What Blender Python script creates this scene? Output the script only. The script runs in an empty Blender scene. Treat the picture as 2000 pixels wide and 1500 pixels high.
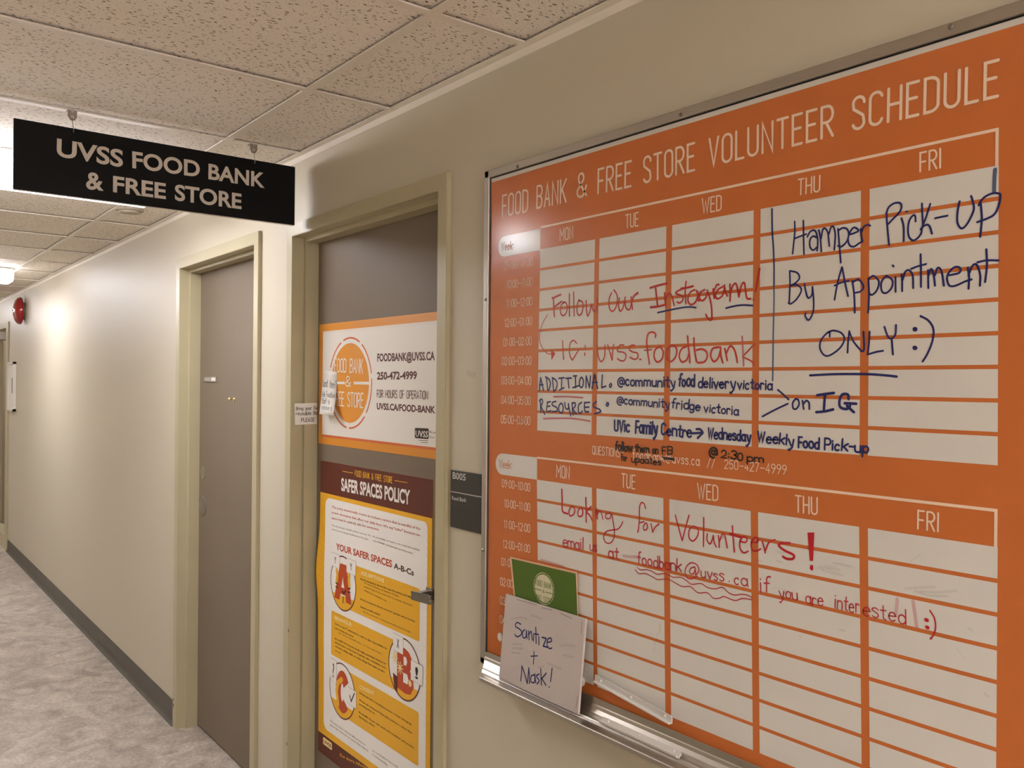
import bpy, bmesh, math, random
from mathutils import Vector, Matrix
random.seed(7)
S = bpy.context.scene
COL = S.collection
# ------------------------------------------------------------------ camera
EYE = 1.623                      # eye height above the floor
FPX = 1660.09
YAW, PITCH, ROLL = 0.902748, -0.00051336, 0.00889325
cy, sy, cp, sp = math.cos(YAW), math.sin(YAW), math.cos(PITCH), math.sin(PITCH)
_r = Vector((cy, sy, 0)); FWD = Vector((-sy*cp, cy*cp, sp)); _u = _r.cross(FWD)
RIGHT = _r*math.cos(ROLL)+_u*math.sin(ROLL); UP = -_r*math.sin(ROLL)+_u*math.cos(ROLL)
cd = bpy.data.cameras.new('camera'); cam = bpy.data.objects.new('camera', cd); COL.objects.link(cam)
cd.sensor_width = 36; cd.lens = 36*FPX/2000; cd.clip_start = .02
M = Matrix((RIGHT, UP, -FWD)).transposed().to_4x4(); M.translation = (0, 0, EYE); cam.matrix_world = M
S.camera = cam
# ------------------------------------------------------------------ world, lights, exposure
w = bpy.data.worlds.new('world'); S.world = w; w.use_nodes = True
w.node_tree.nodes['Background'].inputs[0].default_value = (.5, .45, .4, 1)
w.node_tree.nodes['Background'].inputs[1].default_value = .05
LAMP_E = 19.0                    # radiance of the fluorescent lenses
LAMPS = [(-3.46, .34, 1.0), (-7.01, .34, 1.0), (-10.56, .34, 1.0), (2.3, .34, 2.9), (2.5, -1.5, 2.9), (2.5, -3.3, 2.9), (5.2, .34, 2.9), (5.2, -1.5, 2.9), (5.2, -3.3, 2.9)]   # (x, y of the fixture, relative output); the last six are unseen lamps added to fill the near end
S.view_settings.view_transform = 'Standard'; S.view_settings.look = 'None'
S.view_settings.exposure = 0.07; S.view_settings.gamma = 1.0; S.view_settings.use_curve_mapping = False
# ------------------------------------------------------------------ sizes
YW = 1.2453                      # right wall
YL = -0.505                      # left wall
HC = EYE+.7849                   # ceiling
X0, X1 = -13.0, 6.8
XC, YL2 = 1.6, -4.4                # unseen lobby added behind the viewer to give soft fill light
YF = 1.2314                      # face of the door frames
YD = 1.325                       # face of the door leaves
YB = 1.234                       # surface of the marker board

def lin(c):
    return tuple(((v/255)/12.92 if v/255 <= .04045 else ((v/255+.055)/1.055)**2.4) for v in c)
MATS = {}
def mat(name, rgb, rough=.6, metal=0, emit=None, alpha=None, spec=.5, bump=None, noise=None, coat=0, trans=0):
    if name in MATS: return MATS[name]
    m = bpy.data.materials.new(name); m.use_nodes = True; nt = m.node_tree; b = nt.nodes['Principled BSDF']
    c = lin(rgb)+(1,)
    b.inputs['Base Color'].default_value = c; b.inputs['Roughness'].default_value = rough
    b.inputs['Metallic'].default_value = metal; b.inputs['Specular IOR Level'].default_value = spec
    if coat: b.inputs['Coat Weight'].default_value = coat; b.inputs['Coat Roughness'].default_value = .04
    if trans: b.inputs['Transmission Weight'].default_value = trans
    if emit: b.inputs['Emission Color'].default_value = (.985, 1.0, 1.10, 1); b.inputs['Emission Strength'].default_value = emit
    if alpha is not None: b.inputs['Alpha'].default_value = alpha
    geo = nt.nodes.new('ShaderNodeNewGeometry')
    if noise:      # (scale, amount) soft value mottling
        n = nt.nodes.new('ShaderNodeTexNoise'); n.inputs['Scale'].default_value = noise[0]; n.inputs['Detail'].default_value = 5
        nt.links.new(geo.outputs['Position'], n.inputs['Vector'])
        mr = nt.nodes.new('ShaderNodeMapRange'); mr.inputs[1].default_value = .3; mr.inputs[2].default_value = .7
        mr.inputs[3].default_value = 1-noise[1]; mr.inputs[4].default_value = 1+noise[1]
        nt.links.new(n.outputs['Fac'], mr.inputs[0])
        mx = nt.nodes.new('ShaderNodeVectorMath'); mx.operation = 'SCALE'; mx.inputs[0].default_value = c[:3]
        nt.links.new(mr.outputs[0], mx.inputs['Scale']); nt.links.new(mx.outputs[0], b.inputs['Base Color'])
    if bump:       # (scale, strength, distance)
        n = nt.nodes.new('ShaderNodeTexNoise'); n.inputs['Scale'].default_value = bump[0]; n.inputs['Detail'].default_value = 3
        nt.links.new(geo.outputs['Position'], n.inputs['Vector'])
        bp = nt.nodes.new('ShaderNodeBump'); bp.inputs['Strength'].default_value = bump[1]; bp.inputs['Distance'].default_value = bump[2]
        nt.links.new(n.outputs['Fac'], bp.inputs['Height']); nt.links.new(bp.outputs[0], b.inputs['Normal'])
    MATS[name] = m; return m

# painted wall
WALL = mat('wall_paint', (202, 192, 171), .46, spec=.26, bump=(55, .12, .002), noise=(1.3, .015))
FRAME = mat('frame_paint', (182, 171, 138), .38, bump=(30, .08, .001), noise=(6, .03))
LEAF = mat('door_paint', (126, 112, 95), .55, spec=.2, bump=(60, .15, .001), noise=(3, .03))
BASE = mat('rubber_base', (80, 74, 64), .45, noise=(9, .12))
TEE = mat('tee_enamel', (238, 228, 214), .5)
ALU = mat('aluminium', (190, 184, 174), .34, metal=1, noise=(20, .03))
ALUF = mat('aluminium_frame', (176, 168, 156), .45, metal=.85)
STEEL = mat('steel', (150, 146, 138), .3, metal=1)
ZINC = mat('zinc', (150, 140, 130), .5, metal=.7)
DARK = mat('dark_gap', (14, 11, 9), .8)
BOARDW = mat('board_enamel', (216, 209, 198), .12, spec=.5, noise=(8, .015))
ORANGE = mat('print_orange', (200, 110, 54), .16, spec=.5, noise=(14, .02))
CELL = mat('print_white', (221, 216, 208), .14, spec=.5, noise=(7, .02))
PLINE = mat('print_line', (242, 214, 188), .16)
OTEXT = mat('print_week', (190, 110, 60), .3)
INKR = mat('ink_red', (178, 22, 14), .35); INKR2 = mat('ink_crimson', (186, 24, 40), .35)
INKB = mat('ink_blue', (28, 34, 98), .35); INKK = mat('ink_black', (34, 22, 18), .35)
INKO = mat('ink_brick', (192, 44, 16), .35)
INKB2 = mat('ink_blue_faded', (58, 84, 128), .4, alpha=.75)
INKP = mat('ink_pink', (214, 96, 104), .4, alpha=.6); SMP = mat('smear_pink', (232, 84, 104), .5, alpha=.26)
SMG = mat('smear_grey', (120, 112, 102), .5, alpha=.11)
BLACK = mat('sign_black', (9, 8, 7), .55, spec=.15); SIGNT = mat('sign_lettering', (206, 194, 180), .55)
SIGNE = mat('sign_edge', (210, 198, 182), .4)
PAPER = mat('paper', (236, 231, 222), .6, noise=(12, .01)); PINK = mat('pencil_ink', (110, 104, 100), .6)
P1O = mat('banner_orange', (222, 146, 44), .4); P1L = mat('banner_red', (206, 100, 52), .5)
P1W = mat('banner_white', (232, 226, 216), .4); MAROON = mat('print_maroon', (84, 22, 16), .45)
MARH = mat('poster_maroon', (94, 32, 20), .4); YEL = mat('poster_yellow', (240, 180, 36), .4)
YEL2 = mat('poster_yellow_line', (206, 150, 34), .45); P2W = mat('poster_white', (246, 242, 236), .4)
PRED = mat('poster_red', (192, 72, 32), .45); PKT = mat('poster_text', (66, 46, 26), .5); PYW = mat('poster_cream', (250, 226, 160), .5)
GREEN = mat('card_green', (74, 104, 16), .45); CREAM = mat('card_cream', (214, 208, 170), .5); CEDGE = mat('card_edge', (226, 178, 140), .6)
SLATE = mat('plaque_slate', (50, 48, 42), .4); SILV = mat('plaque_silver', (176, 170, 160), .4, metal=.4); PLT = mat('plaque_text', (206, 202, 192), .5)
SBW = mat('small_board', (196, 184, 176), .5, noise=(16, .02))
RED = mat('bell_red', (150, 8, 10), .12, coat=.6); WPL = mat('white_plastic', (226, 220, 210), .4)
BRASS = mat('brass', (226, 204, 150), .3, metal=.6)
LENS = mat('lamp_lens', (240, 236, 226), .5, emit=LAMP_E); LENSD = {}
HOUS = mat('lamp_housing', (214, 206, 190), .5)
ACRYL = mat('clear_acrylic', (235, 232, 226), .08, trans=.28, spec=.6)
TAPE = mat('tape', (222, 210, 186), .4, alpha=.7)

def floor_mat():
    m = bpy.data.materials.new('vinyl_floor'); m.use_nodes = True; nt = m.node_tree; b = nt.nodes['Principled BSDF']
    g = nt.nodes.new('ShaderNodeNewGeometry'); L = nt.links
    def noise(sc, det, dist=0):
        n = nt.nodes.new('ShaderNodeTexNoise'); n.inputs['Scale'].default_value = sc; n.inputs['Detail'].default_value = det
        n.inputs['Distortion'].default_value = dist; L.new(g.outputs['Position'], n.inputs['Vector']); return n
    a = noise(7, 8, 1.2); c = noise(60, 4, .5)
    r = nt.nodes.new('ShaderNodeValToRGB'); e = r.color_ramp.elements
    e[0].position = .32; e[0].color = lin((154, 142, 130))+(1,); e[1].position = .72; e[1].color = lin((202, 191, 177))+(1,)
    L.new(a.outputs['Fac'], r.inputs[0])
    r2 = nt.nodes.new('ShaderNodeValToRGB'); e = r2.color_ramp.elements
    e[0].position = .35; e[0].color = (.80, .79, .78, 1); e[1].position = .65; e[1].color = (1.1, 1.09, 1.06, 1)
    L.new(c.outputs['Fac'], r2.inputs[0])
    mx = nt.nodes.new('ShaderNodeMix'); mx.data_type = 'RGBA'; mx.blend_type = 'MULTIPLY'; mx.inputs[0].default_value = 1
    L.new(r.outputs[0], mx.inputs[6]); L.new(r2.outputs[0], mx.inputs[7]); L.new(mx.outputs[2], b.inputs['Base Color'])
    b.inputs['Roughness'].default_value = .4; b.inputs['Specular IOR Level'].default_value = .4
    return m
FLOOR = floor_mat()

def tile_mat():
    m = bpy.data.materials.new('fissured_tile'); m.use_nodes = True; nt = m.node_tree; b = nt.nodes['Principled BSDF']; L = nt.links
    g = nt.nodes.new('ShaderNodeNewGeometry')
    def worm(scale, thr, rot, dens, sq):
        mp = nt.nodes.new('ShaderNodeMapping'); mp.inputs['Rotation'].default_value = (0, 0, rot); mp.inputs['Scale'].default_value = (1, sq, 1)
        n = nt.nodes.new('ShaderNodeTexNoise'); n.inputs['Scale'].default_value = 34; n.inputs['Detail'].default_value = 1
        L.new(g.outputs['Position'], n.inputs['Vector'])
        sc = nt.nodes.new('ShaderNodeVectorMath'); sc.operation = 'MULTIPLY_ADD'; sc.inputs[1].default_value = (.022, .022, 0)
        L.new(n.outputs['Color'], sc.inputs[0]); L.new(g.outputs['Position'], sc.inputs[2]); L.new(sc.outputs[0], mp.inputs[0])
        v = nt.nodes.new('ShaderNodeTexVoronoi'); v.voronoi_dimensions = '2D'; v.inputs['Scale'].default_value = scale
        L.new(mp.outputs[0], v.inputs['Vector'])
        a = nt.nodes.new('ShaderNodeMapRange'); a.inputs[1].default_value = thr; a.inputs[2].default_value = thr*.6; a.inputs[3].default_value = 0; a.inputs[4].default_value = 1
        L.new(v.outputs['Distance'], a.inputs[0])
        s = nt.nodes.new('ShaderNodeSeparateColor'); L.new(v.outputs['Color'], s.inputs[0])
        t = nt.nodes.new('ShaderNodeMath'); t.operation = 'LESS_THAN'; t.inputs[1].default_value = dens; L.new(s.outputs[0], t.inputs[0])
        q = nt.nodes.new('ShaderNodeMath'); q.operation = 'MULTIPLY'; L.new(a.outputs[0], q.inputs[0]); L.new(t.outputs[0], q.inputs[1]); return q
    ws = [worm(78, .155, .5, .5, .42), worm(82, .15, 1.9, .42, .42), worm(150, .15, 0, .35, .9)]
    x = ws[0]
    for y in ws[1:]:
        q = nt.nodes.new('ShaderNodeMath'); q.operation = 'MAXIMUM'; L.new(x.outputs[0], q.inputs[0]); L.new(y.outputs[0], q.inputs[1]); x = q
    mx = nt.nodes.new('ShaderNodeMix'); mx.data_type = 'RGBA'; L.new(x.outputs[0], mx.inputs[0])
    mx.inputs[6].default_value = lin((246, 236, 224))+(1,); mx.inputs[7].default_value = lin((128, 108, 92))+(1,)
    L.new(mx.outputs[2], b.inputs['Base Color']); b.inputs['Roughness'].default_value = .9; b.inputs['Specular IOR Level'].default_value = .2
    inv = nt.nodes.new('ShaderNodeMath'); inv.operation = 'SUBTRACT'; inv.inputs[0].default_value = 1; L.new(x.outputs[0], inv.inputs[1])
    bp = nt.nodes.new('ShaderNodeBump'); bp.inputs['Strength'].default_value = .5; bp.inputs['Distance'].default_value = .003
    L.new(inv.outputs[0], bp.inputs['Height']); L.new(bp.outputs[0], b.inputs['Normal'])
    return m
TILE = tile_mat()

# ------------------------------------------------------------------ object helpers
ORG = {}
def tag(o, label=None, cat=None, group=None, kind=None):
    if label: o['label'] = label
    if cat: o['category'] = cat
    if group: o['group'] = group
    if kind: o['kind'] = kind
    return o
def thing(name, loc, label=None, cat=None, group=None, kind=None):
    o = bpy.data.objects.new(name, None); o.empty_display_size = .05; COL.objects.link(o); o.location = loc
    ORG[o.name] = Vector(loc); return tag(o, label, cat, group, kind)
class MB:
    """collects world-space faces; build() makes one mesh object"""
    def __init__(s): s.v = []; s.f = []
    def add(s, vs, fs):
        k = len(s.v); s.v += [Vector(p) for p in vs]; s.f += [tuple(i+k for i in f) for f in fs]; return s
    def box(s, a, b):
        (x0, x1), (y0, y1), (z0, z1) = [sorted(p) for p in zip(a, b)]
        return s.add([(x0,y0,z0),(x1,y0,z0),(x1,y1,z0),(x0,y1,z0),(x0,y0,z1),(x1,y0,z1),(x1,y1,z1),(x0,y1,z1)],
                     [(0,3,2,1),(4,5,6,7),(0,1,5,4),(1,2,6,5),(2,3,7,6),(3,0,4,7)])
    def prism(s, pts, d):                    # polygon of 3D points extruded by vector d
        n = len(pts); pts = [Vector(p) for p in pts]; d = Vector(d)
        return s.add(pts+[p+d for p in pts], [tuple(range(n))[::-1], tuple(range(n, 2*n))]+[(i, (i+1) % n, (i+1) % n+n, i+n) for i in range(n)])
    def lathe(s, o, ax, prof, n=24):         # prof: (radius, height along ax)
        o = Vector(o); ax = Vector(ax).normalized(); a = ax.orthogonal().normalized(); b = ax.cross(a); k = len(s.v); m = len(prof)
        for j in range(n):
            t = 2*math.pi*j/n; r = a*math.cos(t)+b*math.sin(t)
            for (rr, h) in prof: s.v.append(o+r*rr+ax*h)
        for j in range(n):
            j2 = (j+1) % n
            for i in range(m-1): s.f.append((k+j*m+i, k+j2*m+i, k+j2*m+i+1, k+j*m+i+1))
        s.f.append(tuple(k+j*m for j in range(n))[::-1]); s.f.append(tuple(k+j*m+m-1 for j in range(n)))
        return s
    def tube(s, path, r, n=8):
        path = [Vector(p) for p in path]; k = len(s.v); up = None
        for i, p in enumerate(path):
            t = (path[min(i+1, len(path)-1)]-path[max(i-1, 0)]).normalized()
            if up is None: up = t.orthogonal().normalized()
            a = (up-t*up.dot(t)).normalized(); up = a; b = t.cross(a)
            for j in range(n):
                q = 2*math.pi*j/n; s.v.append(p+(a*math.cos(q)+b*math.sin(q))*r)
        for i in range(len(path)-1):
            for j in range(n):
                s.f.append((k+i*n+j, k+i*n+(j+1) % n, k+(i+1)*n+(j+1) % n, k+(i+1)*n+j))
        s.f.append(tuple(k+j for j in range(n))[::-1]); s.f.append(tuple(k+(len(path)-1)*n+j for j in range(n))); return s
    def build(s, name, m, parent=None, smooth=False, bevel=0, **kw):
        me = bpy.data.meshes.new(name)
        org = ORG[parent.name] if parent else Vector((0, 0, 0))
        me.from_pydata([v-org for v in s.v], [], s.f)
        if m: me.materials.append(m)
        me.validate()
        o = bpy.data.objects.new(name, me); COL.objects.link(o)
        if smooth:
            me.polygons.foreach_set('use_smooth', [True]*len(me.polygons))
            me.update()
            for e in me.edges: pass
        if bevel:
            bm = bmesh.new(); bm.from_mesh(me)
            bmesh.ops.recalc_face_normals(bm, faces=bm.faces)
            bmesh.ops.bevel(bm, geom=[e for e in bm.edges if len(e.link_faces) == 2 and e.calc_face_angle(0) > .6], offset=bevel, segments=2, affect='EDGES', profile=.5)
            bm.to_mesh(me); bm.free()
        if parent:
            o.parent = parent; ORG[o.name] = org
            if parent.type == 'MESH': pass
        else: ORG[o.name] = org
        return tag(o, **kw) if kw else o

# planes: pixel (2000x1500 frame of the photo) -> point on a real surface of the room
class PL:
    def __init__(s, P, U, V): s.P = Vector(P); s.U = Vector(U).normalized(); s.V = Vector(V).normalized(); s.N = s.U.cross(s.V)
    def px(s, x, y):
        d = RIGHT*((x-1000)/FPX)+FWD-UP*((y-750)/FPX); o = Vector((0, 0, EYE))
        t = (s.P-o).dot(s.N)/d.dot(s.N); q = o+d*t-s.P
        return (q.dot(s.U), q.dot(s.V))
    def w(s, uv, h=0): return s.P+s.U*uv[0]+s.V*uv[1]+s.N*h
WALLP = PL((0, YW, EYE), (1, 0, 0), (0, 0, 1))
FRAMP = PL((0, YF, EYE), (1, 0, 0), (0, 0, 1))
LEAFP = PL((0, YD, EYE), (1, 0, 0), (0, 0, 1))
BRDP = PL((0, YB, EYE), (1, 0, 0), (0, 0, 1))
def at(x, y, Y): p = PL((0, Y, EYE), (1, 0, 0), (0, 0, 1)); return p.w(p.px(x, y))

# ---- flat print: everything is a list of 2D shapes on a plane
class Print:
    def __init__(s, pl, h=.0002, warp=None): s.pl = pl; s.h = h; s.mb = MB(); s.k = 0; s.warp = warp; s.parts = [s.mb]
    def new(s):                              # start the next separate piece of the print
        if s.mb.v: s.mb = MB(); s.parts.append(s.mb)
        return s
    def _w(s, uv, h):
        if s.warp: h += s.warp(uv)
        return s.pl.w(uv, h)
    def lift(s): s.k = (s.k+1) % 9; return s.h+s.k*.000015
    def poly(s, uvs):
        h = s.lift(); s.mb.add([s._w(p, h) for p in uvs], [tuple(range(len(uvs)))]); return s
    def ppoly(s, pxs): return s.poly([s.pl.px(*p) for p in pxs])
    def grid(s, c, nu=12, nv=12):            # c: 4 corners uv (tl,tr,br,bl), tessellated
        h = s.lift(); vs = []; fs = []
        for j in range(nv+1):
            for i in range(nu+1):
                a, b = i/nu, j/nv
                p = [((c[0][k]*(1-a)+c[1][k]*a)*(1-b)+(c[3][k]*(1-a)+c[2][k]*a)*b) for k in (0, 1)]
                vs.append(s._w(p, h))
        for j in range(nv):
            for i in range(nu): q = j*(nu+1)+i; fs.append((q, q+nu+1, q+nu+2, q+1))
        s.mb.add(vs, fs); return s
    def stroke(s, pts, wd, cap=True, w1=None):
        P = [Vector(p) for p in pts]; Q = [P[0]]
        for p in P[1:]:
            if (p-Q[-1]).length > wd*.05: Q.append(p)
        closed = len(Q) > 3 and (Q[0]-P[-1]).length < wd*.2
        if closed and (Q[0]-Q[-1]).length < wd*.2: Q.pop()
        if len(Q) < 2: Q = [P[0]-Vector((wd*.1, 0)), P[0]+Vector((wd*.1, 0))]
        n = len(Q); h = s.lift(); vs = []; fs = []
        for i in range(n):
            a = Q[i]-Q[i-1] if (i or closed) else Q[1]-Q[0]
            b = (Q[(i+1) % n]-Q[i]) if (i < n-1 or closed) else a
            a = a.normalized(); b = b.normalized(); na = Vector((-a.y, a.x)); nb = Vector((-b.y, b.x))
            m = na+nb; L = m.length
            m = m/L if L > .3 else na
            k = 1/max(.36, m.dot(na)); ww = (wd if w1 is None else wd+(w1-wd)*i/(n-1))*.5
            vs += [Q[i]+m*ww*k, Q[i]-m*ww*k]
        for i in range(n-(0 if closed else 1)):
            j = (i+1) % n; fs.append((2*i, 2*i+1, 2*j+1, 2*j))
        if cap and not closed:
            for e, (c, nx) in enumerate(((Q[0], Q[1]), (Q[-1], Q[-2]))):
                d = (c-nx).normalized(); nn = Vector((-d.y, d.x)); k = len(vs); ww = (wd if (w1 is None or e == 0) else w1)*.5
                vs += [c+(nn*math.cos(t)+d*math.sin(t))*ww for t in [math.pi*q/5 for q in range(6)]]
                fs.append(tuple(range(k, k+6)))
        s.mb.add([s._w(v, h) for v in vs], fs); return s
    def pstroke(s, pxs, wd, smooth=True, **k):
        pts = [s.pl.px(*p) for p in pxs]
        if smooth and len(pts) > 2: pts = catmull(pts)
        return s.stroke(pts, wd, **k)
    def trace(s, ox, oy, sc, wd, data, **k):  # strokes written as "x,y x,y ;x,y ..." in an enlarged crop of the board
        s.new()
        for st in data.split(';'):
            pts = [tuple(float(q) for q in p.split(',')) for p in st.split()]
            if pts: s.pstroke([(ox+x/sc, oy+y/sc) for x, y in pts], wd, **k)
        return s
    def build(s, name, m, parent=None, one=False, **k):
        ps = [p for p in s.parts if p.v]
        if one:
            q = MB()
            for p in ps: q.add(p.v, p.f)
            ps = [q]
        for p in ps: o = p.build(name, m, parent, **k)
        return o
def catmull(p, n=5, closed=False):
    p = [Vector(q) for q in p]; closed = (p[0]-p[-1]).length < 1e-6; out = []; N = len(p)
    for i in range(N-1):
        p0 = p[i-1] if i else (p[-2] if closed else p[0]*2-p[1]); p3 = p[i+2] if i+2 < N else (p[1] if closed else p[-1]*2-p[-2])
        for j in range(n):
            t = j/n; out.append(.5*((2*p[i])+(p[i+1]-p0)*t+(2*p0-5*p[i]+4*p[i+1]-p3)*t*t+(3*p[i]-p0-3*p[i+1]+p3)*t**3))
    out.append(p[-1]); return out

# ---- stroke letters; a glyph is a list of polylines in a box w x 1
def arc(cx, c_y, rx, ry, a0, a1, n=8):
    return [(cx+rx*math.cos(math.radians(a0+(a1-a0)*i/n)), c_y+ry*math.sin(math.radians(a0+(a1-a0)*i/n))) for i in range(n+1)]
def glyph(ch, w, cur=False):
    r = w/2; rr = min(r, .5); T = 1-rr; q = min(r, .27)
    def O(): return arc(r, T, r, rr, 0, 180)+arc(r, rr, r, rr, 180, 360)+[(w, T)]
    bowl = lambda y0, y1: [(0, y1)]+arc(w-min(q, w), (y0+y1)/2, min(q, w), (y1-y0)/2, 90, -90)+[(0, y0)]
    G = {
    'A': lambda: [[(0, 0), (r, 1), (w, 0)], [(w*.17, .32), (w*.83, .32)]],
    'B': lambda: [[(0, 0), (0, 1)], bowl(.53, 1), bowl(0, .53)],
    'C': lambda: [arc(r, T, r, rr, 15, 180)+arc(r, rr, r, rr, 180, 345)],
    'D': lambda: [[(0, 0), (0, 1), (w*.35, 1)]+arc(w*.35, 1-rr, w*.65, rr, 90, 0)+arc(w*.35, rr, w*.65, rr, 0, -90)+[(0, 0)]],
    'E': lambda: [[(w, 1), (0, 1), (0, 0), (w, 0)], [(0, .53), (w*.85, .53)]],
    'F': lambda: [[(w, 1), (0, 1), (0, 0)], [(0, .50), (w*.85, .50)]],
    'G': lambda: [arc(r, T, r, rr, 15, 180)+arc(r, rr, r, rr, 180, 360)+[(w, .45), (w*.55, .45)]],
    'H': lambda: [[(0, 0), (0, 1)], [(w, 0), (w, 1)], [(0, .5), (w, .5)]],
    'I': lambda: [[(r, 0), (r, 1)]],
    'J': lambda: [[(w, 1), (w, rr)]+arc(r, rr, r, rr, 0, -170)],
    'K': lambda: [[(0, 0), (0, 1)], [(w, 1), (0, .42)], [(w*.3, .58), (w, 0)]],
    'L': lambda: [[(0, 1), (0, 0), (w, 0)]],
    'M': lambda: [[(0, 0), (0, 1), (r, .4), (w, 1), (w, 0)]],
    'N': lambda: [[(0, 0), (0, 1), (w, 0), (w, 1)]],
    'O': lambda: [O()],
    'P': lambda: [[(0, 0), (0, 1)], bowl(.45, 1)],
    'Q': lambda: [O(), [(w*.6, .2), (w*1.05, -.05)]],
    'R': lambda: [[(0, 0), (0, 1)], bowl(.48, 1), [(w*.4, .48), (w, 0)]],
    'S': lambda: [[(w, .80)]+arc(r, 1-min(r, .25), r, min(r, .25), 20, 180, 7)+[(w*.06, .64), (w*.9, .40)]+arc(r, min(r, .27), r, min(r, .27), 10, -165, 8)],
    'T': lambda: [[(0, 1), (w, 1)], [(r, 1), (r, 0)]],
    'U': lambda: [[(0, 1), (0, rr)]+arc(r, rr, r, rr, 180, 360)+[(w, 1)]],
    'V': lambda: [[(0, 1), (r, 0), (w, 1)]],
    'W': lambda: [[(0, 1), (w*.27, 0), (r, .85), (w*.73, 0), (w, 1)]],
    'X': lambda: [[(0, 0), (w, 1)], [(0, 1), (w, 0)]],
    'Y': lambda: [[(0, 1), (r, .48), (w, 1)], [(r, .48), (r, 0)]],
    'Z': lambda: [[(0, 1), (w, 1), (0, 0), (w, 0)]],
    '0': lambda: [O()],
    '1': lambda: [[(r*.2, .82), (r*1.1, 1), (r*1.1, 0)]],
    '2': lambda: [arc(r, 1-rr, r, rr, 170, -20)+[(0, 0), (w, 0)]],
    '3': lambda: [arc(r, .74, r, .26, 160, -80)+arc(r, .27, r, .27, 80, -160)],
    '4': lambda: [[(w*.7, 0), (w*.7, 1), (0, .28), (w, .28)]],
    '5': lambda: [[(w*.95, 1), (w*.08, 1), (0, .55), (r, .62)]+arc(r, .31, r, .31, 80, -160)],
    '6': lambda: [[(w*.8, 1), (0, .35)]+arc(r, .3, r, .3, 180, 540, 12)],
    '7': lambda: [[(0, 1), (w, 1), (w*.3, 0)]],
    '9': lambda: [arc(r, 1-min(rr, .3), r, min(rr, .3), 0, 360, 12)+[(w, .6), (w*.3, 0)]],
    '&': lambda: [[(w, 0), (w*.2, .68)]+arc(w*.45, .80, w*.28, .2, 200, -30, 8)+[(w*.1, .36)]+arc(w*.42, .22, w*.42, .22, 150, 300, 8)+[(w, .42)]],
    '@': lambda: [arc(r, .42, w*.22, .2, 0, 360, 10), [(w*.72, .6), (w*.72, .22), (w*.9, .22)]+arc(r, .4, r, .48, -20, 290, 14)],
    ':': lambda: [[(r, .22), (r, .26)], [(r, .62), (r, .66)]],
    '.': lambda: [[(r, 0), (r, .03)]],
    '-': lambda: [[(0, .42), (w, .42)]],
    '_': lambda: [[(0, .45), (w, .45)]],
    '+': lambda: [[(0, .45), (w, .45)], [(r, .15), (r, .75)]],
    '/': lambda: [[(0, -.1), (w, 1.05)]],
    '!': lambda: [[(r, 1), (r, .3)], [(r, .0), (r, .04)]],
    '?': lambda: [arc(r, .75, r, .25, 170, -60)+[(r, .3)], [(r, 0), (r, .04)]],
    '(': lambda: [arc(w, .5, w, .6, 120, 240)], ')': lambda: [arc(0, .5, w, .6, 60, -60)],
    'a': lambda: [arc(r, .3, r, .3, 40, 400, 10), [(w, .6), (w, .1), (w*1.12, 0)]],
    'b': lambda: [[(0, 1), (0, 0)], arc(r, .3, r, .3, 170, -170, 10)],
    'c': lambda: [arc(r, .3, r, .3, 45, 315)],
    'd': lambda: [arc(r, .3, r, .3, 10, 350, 10), [(w, 1), (w, 0)]],
    'e': lambda: [[(0, .32), (w, .36)]+arc(r, .3, r, .3, 15, 320, 10)],
    'f': lambda: [arc(w*.85, .85, w*.42, .17, 60, 180, 5)+[(w*.4, 0)], [(0, .56), (w*.85, .58)]],
    'g': lambda: [arc(r, .3, r, .3, 10, 350, 10), [(w, .6), (w, -.1)]+arc(r, -.1, r, .2, 0, -150, 6)],
    'h': lambda: [[(0, 1), (0, 0)], [(0, .4)]+arc(r, .38, r, .22, 150, 0, 5)+[(w, 0)]],
    'i': lambda: [[(r, .6), (r, 0)], [(r, .82), (r, .85)]],
    'k': lambda: [[(0, 1), (0, 0)], [(w, .6), (0, .26)], [(w*.3, .34), (w, 0)]],
    'l': lambda: [[(r, 1), (r, 0)]],
    'm': lambda: [[(0, .6), (0, 0)], [(0, .4)]+arc(w*.25, .42, w*.25, .18, 150, 0, 5)+[(r, 0)], [(r, .4)]+arc(w*.75, .42, w*.25, .18, 150, 0, 5)+[(w, 0)]],
    'n': lambda: [[(0, .6), (0, 0)], [(0, .38)]+arc(r, .38, r, .22, 150, 0, 5)+[(w, 0)]],
    'o': lambda: [arc(r, .3, r, .3, 90, 450, 12)],
    'p': lambda: [[(0, .6), (0, -.4)], arc(r, .3, r, .3, 170, -170, 10)],
    'r': lambda: [[(0, .6), (0, 0)], [(0, .36)]+arc(r, .36, r, .24, 150, 40, 4)],
    's': lambda: [[(w, .5)]+arc(r, .45, r, .15, 40, 180, 4)+[(w*.85, .27)]+arc(r, .15, r, .15, 10, -150, 5)],
    't': lambda: [[(r, .95), (r, .08), (w, 0)], [(0, .62), (w, .64)]],
    'u': lambda: [[(0, .6)]+arc(r, .22, r, .22, 180, 360, 6)+[(w, .6)], [(w, .3), (w, 0)]],
    'v': lambda: [[(0, .6), (r, 0), (w, .6)]],
    'w': lambda: [[(0, .6), (w*.27, 0), (r, .5), (w*.73, 0), (w, .6)]],
    'x': lambda: [[(0, 0), (w, .6)], [(0, .6), (w, 0)]],
    'y': lambda: [[(0, .6), (r, .05)], [(w, .6), (w*.75, -.1), (w*.2, -.42), (0, -.35)]],
    }
    return G[ch]() if ch in G else []
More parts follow.
